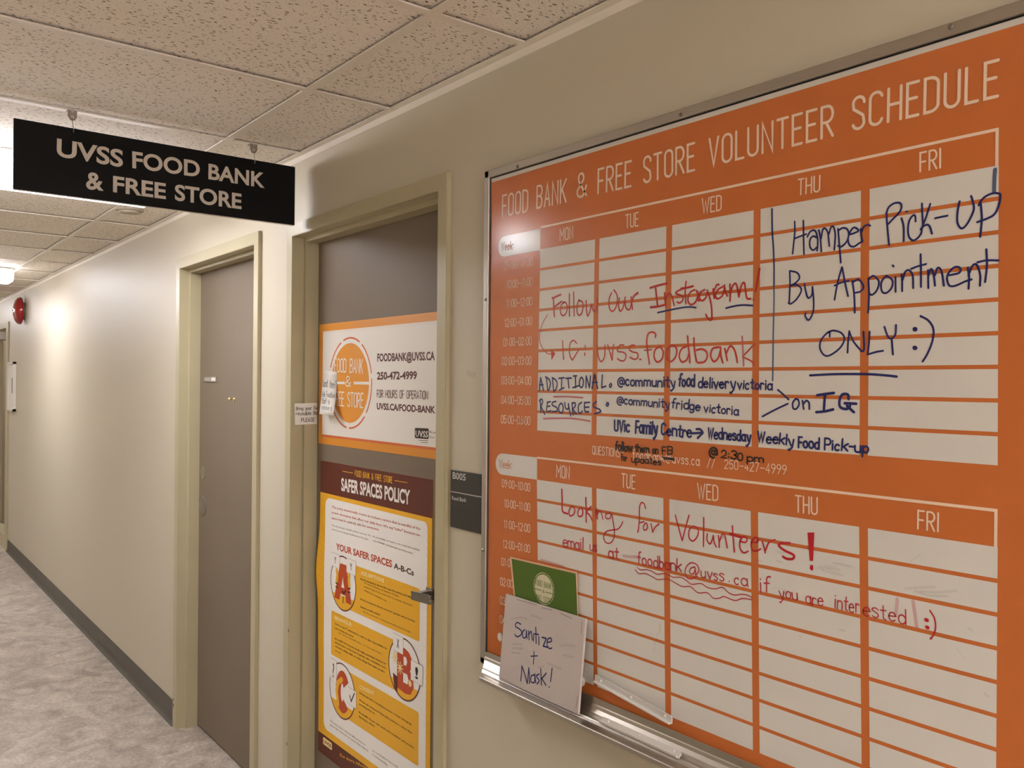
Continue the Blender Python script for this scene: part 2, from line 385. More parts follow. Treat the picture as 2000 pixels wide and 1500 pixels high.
WF = {'I': .12, 'M': 1.3, 'W': 1.5, 'i': .2, 'l': .2, ':': .25, '.': .2, '!': .25, '1': .55, 'E': .85, 'F': .85, 'L': .8, 'm': 1.6, 'w': 1.4,
      't': .8, 'f': .8, 'r': .75, '@': 1.7, '-': .7, '_': 1.1, ' ': .9, '/': .8, 'J': .8, 'S': .95, '&': 1.25, 's': .85, 'c': .9}
def letters(pr, text, bl, br, tl, sw=.08, gap=.34, hand=False, cap=True, ip=True):
    """stroke lettering in the box with base bl..br and cap line tl (pixels); sw = stroke / cap height"""
    pr.new(); pl = pr.pl
    A, Bq, T = [Vector(pl.px(*p)) if ip else Vector(p) for p in (bl, br, tl)]
    H = (T-A).dot((Vector((-(Bq-A).y, (Bq-A).x))).normalized()); W = (Bq-A).length
    ux = (Bq-A)/W; uy = Vector((-ux.y, ux.x))
    sh = (T-A).dot(ux) if abs((T-A).dot(ux)) > .12*H and hand else 0
    wd = sw*H; n = len(text); fs = [WF.get(c, 1) for c in text]
    cw = (W-wd)/(sum(fs)+gap*(n-1)); Hi = H-wd; x = wd/2
    rnd = random.Random(text)
    for i, c in enumerate(text):
        g = glyph(c, fs[i]*cw/Hi)
        dy = rnd.uniform(-.05, .05) if hand else 0; sc = rnd.uniform(.92, 1.06) if hand else 1; sl = rnd.uniform(-.04, .08) if hand else 0
        for st in g:
            pts = [A+ux*(x+(p[0]+p[1]*sl)*Hi*sc)+uy*(wd/2+(p[1]*sc+dy)*Hi) for p in st]
            pr.stroke(pts, wd, cap=cap)
        x += (fs[i]+gap)*cw
    return pr.new()

FONTOBJ = None
def ftext(pr, text, bl, br, tl=None, bold=0, size_y=None, shear=0, res=1, ip=True):
    """lettering in the built-in typeface, fitted to the box bl..br, cap height from tl or size_y (metres)"""
    pr.new(); pl = pr.pl; (A, B, T) = [Vector(pl.px(*q)) if ip else Vector(q) for q in (bl, br, tl or bl)]; W = (B-A).length; ux = (B-A)/W; uy = Vector((-ux.y, ux.x))
    Hh = size_y if size_y else (T-A).dot(uy)
    c = bpy.data.curves.new('t', 'FONT'); c.body = text; c.size = 1; c.resolution_u = res; c.offset = bold; c.shear = shear
    o = bpy.data.objects.new('t', c); COL.objects.link(o)
    dg = bpy.context.evaluated_depsgraph_get(); me = o.evaluated_get(dg).to_mesh()
    vs = [v.co.copy() for v in me.vertices]; fs = [tuple(p.vertices) for p in me.polygons]
    x0 = min(v.x for v in vs); x1 = max(v.x for v in vs); h = pr.lift(); yb_ = -bold; yc_ = .729+2*bold
    pr.mb.add([pr._w(A+ux*((v.x-x0)/(x1-x0)*W)+uy*((v.y-yb_)/yc_*Hh), h) for v in vs], fs)
    bpy.data.objects.remove(o); bpy.data.curves.remove(c)
    return pr.new()
def circ(pl, c, r, n=48, a0=0, a1=360): return [(c[0]+r*math.cos(math.radians(a0+(a1-a0)*i/n)), c[1]+r*math.sin(math.radians(a0+(a1-a0)*i/n))) for i in range(n+(0 if a1-a0 == 360 else 1))]
def rrect(pl, tl, tr, br, bl, r, n=5):       # rounded quad from uv corners
    P = [Vector(p) for p in (tl, tr, br, bl)]; out = []
    for i in range(4):
        c = P[i]; a = (P[i-1]-c).normalized(); b = (P[(i+1) % 4]-c).normalized()
        for k in range(n+1):
            t = k/n; out.append(c+a*r*(1-t)**2+b*r*t*t)
    return out
# ================================================================== SETTING
D1 = dict(xl=-4.063, xr=-3.1575, zt=EYE+.5208, oxl=-4.113, oxr=-3.112, ozt=EYE+.569)
D2 = dict(xl=-2.806, xr=-1.884, zt=EYE+.5066, oxl=-2.852, oxr=-1.8406, ozt=EYE+.5505)
D3 = dict(xl=-10.28, xr=-9.37, zt=EYE+.49, oxl=-10.33, oxr=-9.245, ozt=EYE+.545)
mb = MB()
xs = [X0, D3['xl']-.025, D3['xr']+.025, D1['xl']-.025, D1['xr']+.025, D2['xl']-.025, D2['xr']+.025, X1]
for a, b in ((0, 1), (2, 3), (4, 5), (6, 7)): mb.box((xs[a]+.0, YW, 0), (xs[b], YW+.14, HC+.1))
for d in (D3, D1, D2): mb.box((d['xl']-.025, YW, d['zt']+.025), (d['xr']+.025, YW+.14, HC+.1))
mb.build('wall_right', WALL, kind='structure')
m = MB().box((X0, YL-.1, 0), (XC, YL, HC+.1)); m.box((XC-.1, YL2, 0), (XC, YL-.1, HC+.1)); m.build('wall_left', WALL, kind='structure')
MB().box((XC-.1, YL2-.1, 0), (X1, YL2, HC+.1)).build('wall_lobby', WALL, kind='structure')  # side wall of the added lobby
MB().box((X0-.1, YL-.1, 0), (X0, YW+.14, HC+.1)).build('wall_far', WALL, kind='structure')
MB().box((X1, YL2-.1, 0), (X1+.1, YW+.14, HC+.1)).build('wall_near', WALL, kind='structure')
MB().box((X0-.1, YL2-.1, -.08), (X1+.1, YW+1.0, 0)).build('floor', FLOOR, kind='structure')
# ceiling: slab, lay-in tiles, tees, wall angle
ceil = MB().box((X0-.1, YL2-.1, HC+.10), (X1+.1, YW+.14, HC+.2)).build('ceiling', TEE, kind='structure')
YM = [YL, -.2405, .980, YW]                  # main tees at -.24 and .98
XT = [-2.745+.6096*k for k in range(-17, 16)]; XT = [x for x in XT if X0 < x < X1]
tw = .012
for y in YM[1:3]:
    MB().box((X0, y-tw, HC-.004), (X1, y+tw, HC)).build('main_tee', TEE, ceil)
for x in XT:
    for i in range(3):
        MB().box((x-tw, YM[i]+(tw if i else 0), HC-.0035), (x+tw, YM[i+1]-(tw if i < 2 else 0), HC)).build('cross_tee', TEE, ceil)
m1 = MB().box((X0, YW-.022, HC-.003), (X1, YW, HC)); m1.box((X0, YW-.0015, HC-.022), (X1, YW, HC-.003)); m1.build('wall_angle', TEE, ceil)
m1 = MB().box((X0, YL, HC-.003), (X1, YL+.022, HC)); m1.build('wall_angle', TEE, ceil)
MB().box((XC, YL2, HC+.006), (X1, YL-.02, HC+.016)).build('lobby_ceiling_panel', TILE, ceil)  # ceiling over the added lobby
cache = {}
xe = [X0]+XT+[X1]
for k in range(len(xe)-1):
    for i in range(3):
        a = (xe[k]+.0025, YM[i]+.003); b = (xe[k+1]-.0025, YM[i+1]-.003)
        key = (round(b[0]-a[0], 3), i)
        c = Vector(((a[0]+b[0])/2, (a[1]+b[1])/2, HC+.006))
        if key not in cache:
            hx, hy = (b[0]-a[0])/2, (b[1]-a[1])/2
            m_ = MB(); m_.box((-hx, -hy, .0), (hx, hy, .012))
            o = m_.build('ceiling_tile', TILE, ceil); cache[key] = o.data
        else:
            o = bpy.data.objects.new('ceiling_tile', cache[key]); COL.objects.link(o); o.parent = ceil
        o.location = c
# baseboards (rubber cove base)
def baseb(name, xa, xb, y, s):
    pr = [(0, 0), (.020, 0), (.016, .004), (.009, .012), (.004, .024), (.0032, .104), (.002, .108), (0, .108)]
    MB().prism([(xa, y+s*p[0], p[1]) for p in pr], (xb-xa, 0, 0)).build(name, BASE, kind='structure')
baseb('baseboard_right', D3['oxr'], D1['oxl'], YW, -1)
baseb('baseboard_middle', D1['oxr'], D2['oxl'], YW, -1)
baseb('baseboard_near', D2['oxr'], X1, YW, -1)
baseb('baseboard_left', X0, XC, YL, 1)
# doors: pressed steel frame with stop, flush leaf
def make_door(n, d, leafY=YD, sill=0, fm=FRAME):
    rt = thing('door_%d' % n, ((d['xl']+d['xr'])/2, YW, 0), kind='structure')
    # frame profile swept along left jamb, head, right jamb; (inward offset from opening edge, y)
    ow_l = d['xl']-d['oxl']; ow_r = d['oxr']-d['xr']; ow_t = d['ozt']-d['zt']
    ys = 1.276
    prof = [(-1, YW), (-1, YF), (0, YF), (0, ys), (.016, ys), (.016, leafY+.002), (.0, leafY+.002), (0, YW+.14)]
    def pt(k, side):
        o, y = prof[k]
        l = d['xl']+(o if o >= 0 else -ow_l); r = d['xr']-(o if o >= 0 else -ow_r); t = d['zt']-(o if o >= 0 else -ow_t)
        return [(l, y, sill), (l, y, t), (r, y, t), (r, y, sill)][side]
    m = MB(); vs = [pt(k, s) for s in range(4) for k in range(len(prof))]; K = len(prof); fs = []
    for s in range(3):
        for k in range(K-1): fs.append((s*K+k, s*K+k+1, (s+1)*K+k+1, (s+1)*K+k))
    m.add(vs, fs); fr = m.build('door_frame', fm, rt)
    bm = bmesh.new(); bm.from_mesh(fr.data); bmesh.ops.recalc_face_normals(bm, faces=bm.faces)
    bmesh.ops.bevel(bm, geom=[e for e in bm.edges if len(e.link_faces) == 2], offset=.0016, segments=2, affect='EDGES'); bm.to_mesh(fr.data); bm.free()
    lf = MB().box((d['xl']+.004, leafY, .010+sill), (d['xr']-.004, leafY+.044, d['zt']-.004)).build('door_leaf', LEAF, rt, bevel=.0015)
    MB().box((d['xl']-.01, leafY+.05, sill), (d['xr']+.01, leafY+.06, d['zt']+.01)).build('rebate_shadow', DARK, rt)
    return rt, lf
dr1, leaf1 = make_door(1, D2)
dr2, leaf2 = make_door(2, D1)
dr3, leaf3 = make_door(3, D3, sill=EYE-1.49-.01)
MB().box((D3['oxl'], YF, 0), (D3['oxr'], YW+.14, EYE-1.50)).build('door_sill', FRAME, dr3)
m = MB().box((D3['xr']-.09, 1.19, D3['zt']-.11), (D3['xr']-.4, 1.30, D3['zt']-.03)); m.build('door_closer', ALUF, dr3, bevel=.004)
# hinges of door 1 (right jamb hidden); hasp on the near door
hp = PL((0, 1.272, EYE), (1, 0, 0), (0, 0, 1))
c = [Vector(hp.w(hp.px(*p))) for p in ((802.7, 1154), (836, 1162), (841, 1165.5), (843.8, 1172), (843.5, 1179), (840, 1181.6), (803, 1171.2))]
m = MB().prism(c, (0, .003, 0))
m.box((c[0].x+.010, 1.275, c[-1].z+.010), (c[0].x+.028, YD, c[0].z-.002)); m.box((c[0].x+.002, YD-.004, c[-1].z-.002), (c[0].x+.036, YD, c[0].z+.004))
hs = m.build('hasp', STEEL, leaf1, label='grey steel strap hasp reaching towards the jamb')
m = MB()
for p in ((840, 1167.3), (841.2, 1175)): m.lathe(hp.w(hp.px(*p)), (0, -1, 0), [(.0035, 0), (.0035, .001), (.002, .002)], 12)
m.build('hasp_screws', ALU, leaf1)
# door 2 fittings
def disc(name, px, rv, m_, th, par, pl=LEAFP, label=None, prof=None):
    c = pl.px(*px); q = pl.px(px[0], px[1]+rv); r = abs(q[1]-c[1])
    return MB().lathe(pl.w(c), pl.N, prof or [(r, 0), (r, th*.6), (r*.93, th)], 32).build(name, m_, par, **({'label': label} if label else {}))
disc('lock_blank', (397, 923), 13.5, mat('blank_taupe', (128, 120, 98), .5), .003, leaf2, label='taupe painted round blank plate')
disc('lock_plate', (397, 988), 19.5, ZINC, .004, leaf2, label='grey round metal plate')
m = MB(); a, b = LEAFP.px(401, 736), LEAFP.px(424, 746)
m.prism([LEAFP.w(p) for p in ((a[0], a[1]), (b[0], a[1]), (b[0], b[1]), (a[0], b[1]))][::-1], (0, -.004, 0)); m.build('slider_plate', ALU, leaf2)
for nm, xa, xb, mm in (('number_tab', 402, 413, mat('tab_grey', (170, 165, 156), .5)), ('slider_tab', 415, 422.5, WPL)):
    a, b = LEAFP.px(xa, 736.6), LEAFP.px(xb, 745); mm_ = MB()
    mm_.box(LEAFP.w((a[0], a[1]-.002), .004), LEAFP.w((b[0], b[1]+.002), .006)); mm_.build(nm, mm, leaf2)
for par_, (px_, py_, h_) in ((dr2, (338.5, 1366, 5)), (dr2, (338.8, 1378, 9)), (dr1, (560.2, 1453, 7)), (dr1, (563.5, 1232, 8))):
    q_ = Print(FRAMP, .0003); q_.ppoly([(px_-1, py_-h_/2), (px_+.8, py_-h_/3), (px_+1, py_+h_/3), (px_-.4, py_+h_/2)][::-1]); q_.build('paint_chip', mat('bare_steel', (96, 78, 58), .7), par_)
c = LEAFP.px(458, 779.5)
m = MB().lathe(LEAFP.w(c), (0, -1, 0), [(.007, 0), (.007, .002), (.003, .004), (.003, .016), (.006, .018), (.0075, .023), (.004, .027)], 16)
m.build('coat_hook', BRASS, leaf2, smooth=True, label='small brass hook')
m = MB().box(LEAFP.w((c[0]-.0025, c[1]-.022)), LEAFP.w((c[0]+.0025, c[1]), .003)); m.build('hook_base', BRASS, leaf2)

# ================================================================== LIGHTS (surface wraparound fixtures across the corridor; added fill lamps in the lobby)
LN = ['nearer bright fluorescent ceiling fixture partly hidden behind the black hanging sign', 'further fluorescent ceiling fixture down the corridor, above the red bell',
      'last fluorescent ceiling fixture at the far end of the corridor', ]+['added fill light on the unseen lobby ceiling behind the viewer']*6
for i, (lx, ly, out) in enumerate(LAMPS):
    ya, yb = ly-.61, ly+.605
    rt = thing('ceiling_light', (lx, ly, HC-.09), LN[i], 'ceiling light', 'wraparound ceiling lights' if i < 3 else 'added lobby fill lights')
    m = MB().box((lx-.10, ya, HC-.034), (lx+.10, yb, HC-.004)); m.build('housing', HOUS, rt, bevel=.003)
    pr = [(-.105, -.022), (-.160, -.038), (-.166, -.050), (-.152, -.082), (-.125, -.095), (.125, -.095), (.152, -.082), (.166, -.050), (.160, -.038), (.105, -.022)]
    lm = LENS if out == 1 else mat('lamp_lens_%d' % int(out*100), (240, 236, 226), .5, emit=LAMP_E*out)
    MB().prism([(lx+p[0], ya+.02, HC+p[1]) for p in pr], (0, yb-ya-.04, 0)).build('lens', lm, rt)
    for y0 in (ya, yb-.02):
        em = mat('lamp_cap_%d' % int(out*100), (240, 236, 226), .5, emit=LAMP_E*out*.22)
        MB().prism([(lx+p[0]*1.01, y0, HC+p[1]*1.01) for p in pr], (0, .02, 0)).build('end_cap', em, rt)
# detector
c = (-4.16, 1.035)
rt = thing('smoke_detector', (c[0], c[1], HC-.02), 'small round off-white ceiling detector near the wall beyond the black hanging sign', 'detector')
MB().lathe((c[0], c[1], HC+.005), (0, 0, -1), [(.060, 0), (.060, .012), (.052, .014)], 40).build('detector_base', mat('detector_plastic', (178, 164, 146), .6), rt)
MB().lathe((c[0], c[1], HC-.009), (0, 0, -1), [(.045, 0), (.045, .003), (.047, .004), (.046, .007), (.03, .010), (.01, .011)], 40).build('detector_cap', mat('detector_plastic', (178, 164, 146), .6), rt, smooth=True)

# ================================================================== HANGING SIGN
XS = -2.735
SP = PL((XS+.006, 0, EYE), (0, 1, 0), (0, 0, 1))
rt = thing('hanging_sign', (XS, .79, EYE+.53), 'black hanging sign reading UVSS FOOD BANK & FREE STORE in grey capitals', 'sign')
MB().box((XS-.006, .3725, EYE+.5305), (XS+.006, 1.206, EYE+.7293)).build('sign_core', SIGNE, rt)
MB().box((XS+.006, .3725, EYE+.5315), (XS+.0068, 1.2055, EYE+.7290)).build('sign_face', BLACK, rt)
MB().box((XS-.0068, .3725, EYE+.5315), (XS-.006, 1.2055, EYE+.7290)).build('sign_face', BLACK, rt)
pr = Print(SP, .0010)
Z = lambda x, y: (x/2.857, y/2.857)
ftext(pr, 'UVSS', Z(315, 872), Z(685, 935), Z(315, 765), bold=.026, res=5)
ftext(pr, 'FOOD', Z(738, 938), Z(1115, 990), Z(738, 838), bold=.026, res=5)
ftext(pr, 'BANK', Z(1162, 1000), Z(1476, 1050), Z(1162, 907), bold=.026, res=5)
ftext(pr, '&', Z(480, 1055), Z(578, 1066), Z(480, 950), bold=.026, res=5)
ftext(pr, 'FREE', Z(630, 1072), Z(925, 1112), Z(630, 975), bold=.026, res=5)
ftext(pr, 'STORE', Z(975, 1118), Z(1347, 1168), Z(975, 1022), bold=.026, res=5)
pr.build('lettering', SIGNT, rt)
for yc in (.5205, 1.0605):
    z1 = EYE+.7849
    m = MB(); pts = []
    w_, hh = .0125, .0300
    for (a, b) in [(-w_, 0), (w_, 0), (w_, -hh*.62), (w_*.55, -hh*.95), (0, -hh*1.02), (-w_*.55, -hh*.95), (-w_, -hh*.62)]: pts.append((XS+.006, yc+a, z1-.004+b))
    m.prism(pts, (.0015, 0, 0)); m.box((XS+.006, yc-w_, z1-.006), (XS-.018, yc+w_, z1-.0042))
    m.build('hanger_clip', ZINC, rt)
    MB().lathe((XS+.0076, yc, z1-.024), (1, 0, 0), [(.0048, 0), (.0048, .0003)], 16).build('clip_hole', SIGNE, rt)
    MB().lathe((XS+.0076, yc, z1-.0085), (1, 0, 0), [(.002, 0), (.002, .0003)], 12).build('clip_hole', SIGNE, rt)
    pts = catmull([(0, 0)]*1+[(0, 1)]) if 0 else None
    zt = z1-.026; zb = EYE+.7293-.010
    p = [(XS+.004, yc-.001, zt), (XS+.009, yc-.001, zt+.002), (XS+.012, yc, zt-.006), (XS+.010, yc+.001, (zt+zb)/2), (XS+.012, yc+.003, zb+.004), (XS+.009, yc+.003, zb-.002), (XS+.004, yc+.003, zb)]
    MB().tube(p, .0011, 8).build('s_hook', STEEL, rt, smooth=True)

# ================================================================== MARKER BOARD
BL, BR, BT, BBm = -1.6585, -.425, EYE+.5010, EYE-.6700
rt = thing('marker_board', ((BL+BR)/2, YB, BBm), 'large aluminium framed whiteboard with an orange weekly volunteer schedule print', 'whiteboard')
BOARD = rt
MB().box((BL+.004, YB, BBm), (BR-.004, YW, BT-.004)).build('board_panel', BOARDW, rt)
yf = 1.2273
def rail(name, a, b): MB().box((a[0], yf, a[1]), (b[0], YW, b[1])).build(name, ALUF, rt, bevel=.0018)
rail('frame_rail', (BL-.012, BT-.003), (BR+.012, BT+.0155)); rail('frame_rail', (BL-.012, BBm-.012), (BR+.012, BBm+.005))
rail('frame_rail', (BL-.014, BBm-.010), (BL+.0045, BT+.015)); rail('frame_rail', (BR-.0045, BBm-.010), (BR+.014, BT+.015))
m = MB(); t = .0012
m.box((BL+.0045, YB-.0008, BBm+.005), (BL+.0045+t*2, YB, BT-.003)); m.box((BL+.0045, YB-.0008, BT-.003-t*2), (BR-.0045, YB, BT-.003))
m.build('frame_gasket', DARK, rt)
fp = PL((0, yf, EYE), (1, 0, 0), (0, 0, 1))
for p in ((1011, 325.5), (1330, 224), (1857, 52), (948.5, 585), (943.5, 1075)):
    o = fp.w(fp.px(*p)); MB().lathe(o, (0, -1, 0), [(.0042, 0), (.0042, .0010), (.0024, .0022), (.0008, .0022)], 14).build('screw', STEEL, rt)
pd = Print(fp, .0024)
for p in ((1011, 325.5), (1330, 224), (948.5, 585)): pd.poly(circ(fp, fp.px(*p), .0014, 8))
pd.build('screw_recess', DARK, rt)
# orange sheet
mm = 1.0
PXL, PXR, PZT, PZB = -1.6505, -.437, .3941*YB, -.5268*YB
pr = Print(BRDP, .0004); pr.poly([(PXL, PZB), (PXR, PZB), (PXR, PZT), (PXL, PZT)]); pr.build('schedule_sheet', ORANGE, rt)
cols1 = [((1055.5, 488), (1049.6, 840)), ((1162.5, 470.5), (1155.5, 848)), ((1171.3, 469), (1165.2, 848)), ((1302, 445), (1295.9, 859)), ((1313.4, 443), (1307.6, 861)),
         ((1472.4, 413), (1468.4, 874)), ((1486, 410), (1481.6, 876)), ((1682, 374), (1679, 889)), ((1699, 371), (1695.5, 891)), ((1951, 323), (1949, 909.4))]
cols2 = [((1049, 937), (1053, 1290)), ((1156.4, 955), (1160, 1337)), ((1165.4, 957), (1167.4, 1338)), ((1295.9, 977.5), (1300, 1389.6)), ((1307.7, 980), (1311.2, 1395)),
         ((1466.6, 1004), (1471, 1465.5)), ((1481, 1007), (1484.2, 1470)), ((1678.4, 1034.5), (1683.5, 1500)), ((1695.5, 1037), (1699.3, 1500)), ((1949, 1067), (1946, 1500))]
def xat(line, z):
    a, b = BRDP.px(*line[0]), BRDP.px(*line[1]); t = (z-a[1])/(b[1]-a[1]); return a[0]+(b[0]-a[0])*t
cells = Print(BRDP, .0006)
for cols, zt, z1, zb in ((cols1, .2452, .2087, -.0853), (cols2, -.1752, -.2123, -.5075)):
    zs = [zt*YB]
    for k in range(8):
        zc = (z1-.0371*k)*YB; zs += [zc+.0030, zc-.0030]
    zs.append(zb*YB)
    for c in range(5):
        for r in range(9):
            a, b, u, l = cols[2*c], cols[2*c+1], zs[2*r], zs[2*r+1]
            cells.new(); cells.poly([(xat(a, l), l), (xat(b, l), l), (xat(b, u), u), (xat(a, u), u)])
# week tabs and header outlines
for tabp in (((1056, 446.5), (1055.4, 488.5), (990, 458), (990, 502), 973.5, 481), ((1049.6, 893.5), (1049.6, 937), (983, 883), (983, 926), 968.6, 904)):
    a = BRDP.px(*tabp[0]); b = BRDP.px(*tabp[1]); l = BRDP.px(tabp[4], tabp[5])[0]; r = (a[1]-b[1])/2; cyy = (a[1]+b[1])/2
    cells.new(); cells.poly([(a[0], b[1]), (a[0], a[1])]+[(l+r+r*math.cos(math.radians(t)), cyy+r*math.sin(math.radians(t))) for t in range(90, 271, 15)])
cells.build('schedule_cell', CELL, rt)
ln = Print(BRDP, .0008)
for zz, e0, er in ((.2852*YB, (1056, 446.5), (1951.3, 249.6)), (-.1350*YB, (1049.6, 894.4), (1949, 995.5))):
    x0, x1 = BRDP.px(*e0)[0], BRDP.px(*er)[0]; t = .0022; zb = (.2452 if zz > 0 else -.1752)*YB
    ln.poly([(x0, zz-t), (x1, zz-t), (x1, zz+t), (x0, zz+t)]); ln.poly([(x1-.0042, zb), (x1, zb), (x1, zz-t), (x1-.0042, zz-t)])
def L_(txt, bl, br, h, sw=.085, gap=.42, tlx=None): letters(ln, txt, bl, br, (tlx or bl[0], bl[1]-h), sw, gap)
L_('FOOD', (980.4, 425.5), (1032, 414.4), 44.5, gap=.5); L_('BANK', (1047.6, 409), (1107, 396), 46.5, gap=.5); L_('&', (1126.5, 389.5), (1147.5, 383.5), 50)
L_('FREE', (1167, 380.5), (1234, 365.5), 51, gap=.5); L_('STORE', (1256.4, 360), (1358.4, 334), 54, gap=.5)
L_('VOLUNTEER', (1384, 327.5), (1629.5, 267), 57.5, gap=.5); L_('SCHEDULE', (1663.4, 257.4), (1952, 190.5), 67, gap=.5)
for t, a, b, h in (('MON', (1093.5, 472), (1120, 466.6), 25.5), ('TUE', (1221.6, 447), (1248, 442), 28), ('WED', (1371, 418.6), (1410, 411.4), 31), ('THU', (1558, 382.8), (1602.5, 375), 33), ('FRI', (1796, 337.5), (1839.5, 329), 40),
                   ('MON', (1087, 932.5), (1113, 936.6), 25.5), ('TUE', (1213.5, 952), (1241.6, 956.5), 28.5), ('WED', (1362, 974), (1403.6, 979.5), 31.5), ('THU', (1553, 1001), (1598, 1006.8), 35), ('FRI', (1791.5, 1034), (1835, 1040.4), 39)):
    L_(t, a, b, h, sw=.09, gap=.45)
tm = ['09:00_10:00', '10:00_11:00', '11:00_12:00', '12:00_01:00', '01:00_02:00', '02:00_03:00', '03:00_04:00', '04:00_05:00', '05:00_06:00']
b1 = [((985, 527.5), (1041, 518.5)), ((990, 564.4), (1040.4, 558)), ((989, 601.6), (1040, 596.5)), ((986, 639.4), (1039.5, 635)), ((983.4, 677), (1039, 674)), ((980.6, 713.5), (1038.5, 713)), ((980, 751), (1038, 752)), ((979.4, 789), (1037, 791.6)), ((979, 827), (1036.4, 830.5))]
b2 = [((980.6, 951.4), (1036, 960.6)), ((985.4, 990.4), (1036, 999.6)), ((985, 1031), (1036, 1040.5)), ((983, 1069.5), (1036, 1080.4)), ((980, 1104.5), (1036, 1117)), ((977.6, 1143), (1036, 1157)), ((977, 1180), (1035, 1195)), ((977, 1217), (1035, 1233)), ((977, 1253), (1035, 1270))]
for t, (a, b) in zip(tm, b1): L_(t, a, b, 15.5 if a[1] < 560 else 16.5, sw=.10, gap=.42)
for t, (a, b) in zip(tm, b2): L_(t, a, b, 16, sw=.10, gap=.42)
L_('QUESTIONS?', (1157, 887.5), (1218.5, 894.6), 17.5, sw=.10)
L_('foodbank@uvss.ca', (1235.6, 896.5), (1367, 910.5), 20, sw=.09, gap=.45)
L_('//', (1381, 912.4), (1397, 914), 18, sw=.09); L_('250_427_4999', (1415, 915.6), (1537, 927.8), 18.6, sw=.09, gap=.42)
ln.build('schedule_lettering', PLINE, rt)
wk = Print(BRDP, .0008)
letters(wk, 'Week:', (975, 914), (1001.5, 917), (975, 896), .1, .4); letters(wk, 'Week:', (979, 490), (1004, 487.5), (979, 472.5), .1, .4); wk.build('week_lettering', OTEXT, rt)

# ---- marker writing, traced stroke by stroke on the board surface
HW = .0011
def ink(name, m_, label=None):
    return dict(p=Print(BRDP, HW), n=name, m=m_, l=label)
def done(d): d['p'].build(d['n'], d['m'], BOARD, **({'label': d['l']} if d['l'] else {}))
R = ink('marker_writing', INKR, 'red marker writing')
R['p'].trace(1040, 520, 7.143, .0042, "280,440 298,470 302,580 312,700;285,450 345,420 400,395;310,570 360,530 410,492")
R['p'].trace(1040, 520, 7.143, .0032, "455,500 410,540 395,640 430,690 475,650 490,570 470,510 430,500;520,385 518,540 522,695;580,362 582,530 587,692;655,470 630,540 628,640 655,685 695,650 712,560 700,500 655,480;755,480 758,600 775,695 810,620 825,535;828,530 845,600 875,635 905,570 908,450;1110,370 1078,450 1075,570 1115,630 1165,580 1190,470 1180,390 1140,330;1220,445 1205,540 1225,625 1265,590 1290,480 1300,430;1295,470 1305,570 1345,610 1375,575 1385,500;1380,430 1392,520 1400,600")
R['p'].trace(1040, 520, 7.143, .0042, "1390,500 1420,420 1475,370")
R['p'].trace(1250, 500, 6.52, .0042, "135,405 240,375 350,350;205,410 215,520 228,630;140,655 230,645 330,620;530,415 600,405 680,385")
R['p'].trace(1250, 500, 6.52, .0034, "318,468 322,560 335,640;330,560 365,480 405,500 425,570 440,630;570,410 480,450 465,480 540,510 550,560 510,600 478,585;592,325 580,450 590,610;700,430 640,470 615,560 650,620 710,590 740,500 720,440;735,450 745,560 760,570;830,430 770,470 765,540 800,570 850,520 862,440;862,450 890,520 915,640 920,770 905,820 860,780 845,745;935,420 940,480 950,540;945,450 980,370 1010,365;1060,390 1000,430 965,500 990,545 1050,510 1080,420 1080,370;1080,400 1100,470 1115,510;1150,360 1155,470 1150,575;1160,450 1200,360 1235,370 1265,520;1265,510 1300,370 1335,345 1350,450 1370,540 1415,545;1530,160 1500,320 1475,450;1450,548 1452,562")
done(R)
R = ink('marker_writing', INKO, 'brick red marker writing')
R['p'].trace(1040, 520, 7.143, .0030, "425,1040 430,1170 440,1300;620,1075 580,1035 535,1070 518,1180 530,1260 560,1310;560,1310 610,1230 655,1160;740,1105 742,1140;735,1210 735,1245;905,1095 915,1210 940,1300 970,1330 1010,1260 1015,1100;1055,1095 1085,1200 1115,1310;1118,1305 1125,1200 1140,1090;1280,1100 1230,1100 1190,1150 1200,1190 1270,1200 1310,1240 1290,1310 1240,1320 1190,1290;1430,1100 1370,1110 1355,1160 1400,1195 1470,1215 1475,1270 1430,1300 1365,1270;1500,1298 1518,1302")
R['p'].trace(1250, 500, 6.52, .0036, "200,1035 205,1000 170,970 110,990 90,1080 100,1200 125,1375;245,1160 195,1200 185,1290 225,1350 285,1310 300,1220 270,1165 245,1160;400,1145 350,1190 345,1290 390,1345 450,1300 475,1210 450,1150 400,1145;600,1150 530,1190 505,1280 540,1350 600,1320 630,1240;610,1020 620,1150 635,1260 640,1360;690,1045 700,1200 725,1345;720,1200 790,1185 850,1220 860,1290 820,1350 740,1360;1010,1160 930,1180 905,1270 945,1345 1000,1300 1030,1200;1030,1160 1035,1270 1060,1360;1085,1180 1100,1250 1115,1330;1105,1240 1150,1150 1200,1180 1230,1270 1245,1355")
R['p'].trace(1250, 500, 6.52, .0026, "60,1200 110,1200 155,1190;1465,1115 1400,1190 1330,1260;1310,1285 1390,1320 1435,1350 1455,1390")
R['p'].trace(1040, 520, 7.143, .0020, "215,675 150,790 110,920 105,1040 150,1150 210,1215 270,1225")
R['p'].poly([BRDP.px(1040+x/7.143, 520+y/7.143) for x, y in ((262, 1165), (325, 1215), (270, 1312))])
done(R)
R = ink('marker_smear', INKP, 'faint pink marker strokes')
R['p'].trace(1250, 500, 6.52, .0034, "1305,1025 1315,1200 1325,1400")
R['p'].trace(1040, 700, 7.69, .0038, "325,575 540,575 760,590;170,905 330,900 550,900 700,915 870,942")
done(R)
R = ink('marker_underline', INKB, 'blue underlines beneath the red marker words')
R['p'].trace(1250, 500, 6.52, .0034, "230,722 400,685 560,655 650,650 715,658;1100,665 1200,640 1310,625 1440,632"); done(R)
R = ink('marker_writing', INKB, 'blue marker writing')
R['p'].trace(1400, 350, 3.333, .0032, "362,195 363,330 370,430 375,560 375,700", w1=.0026)
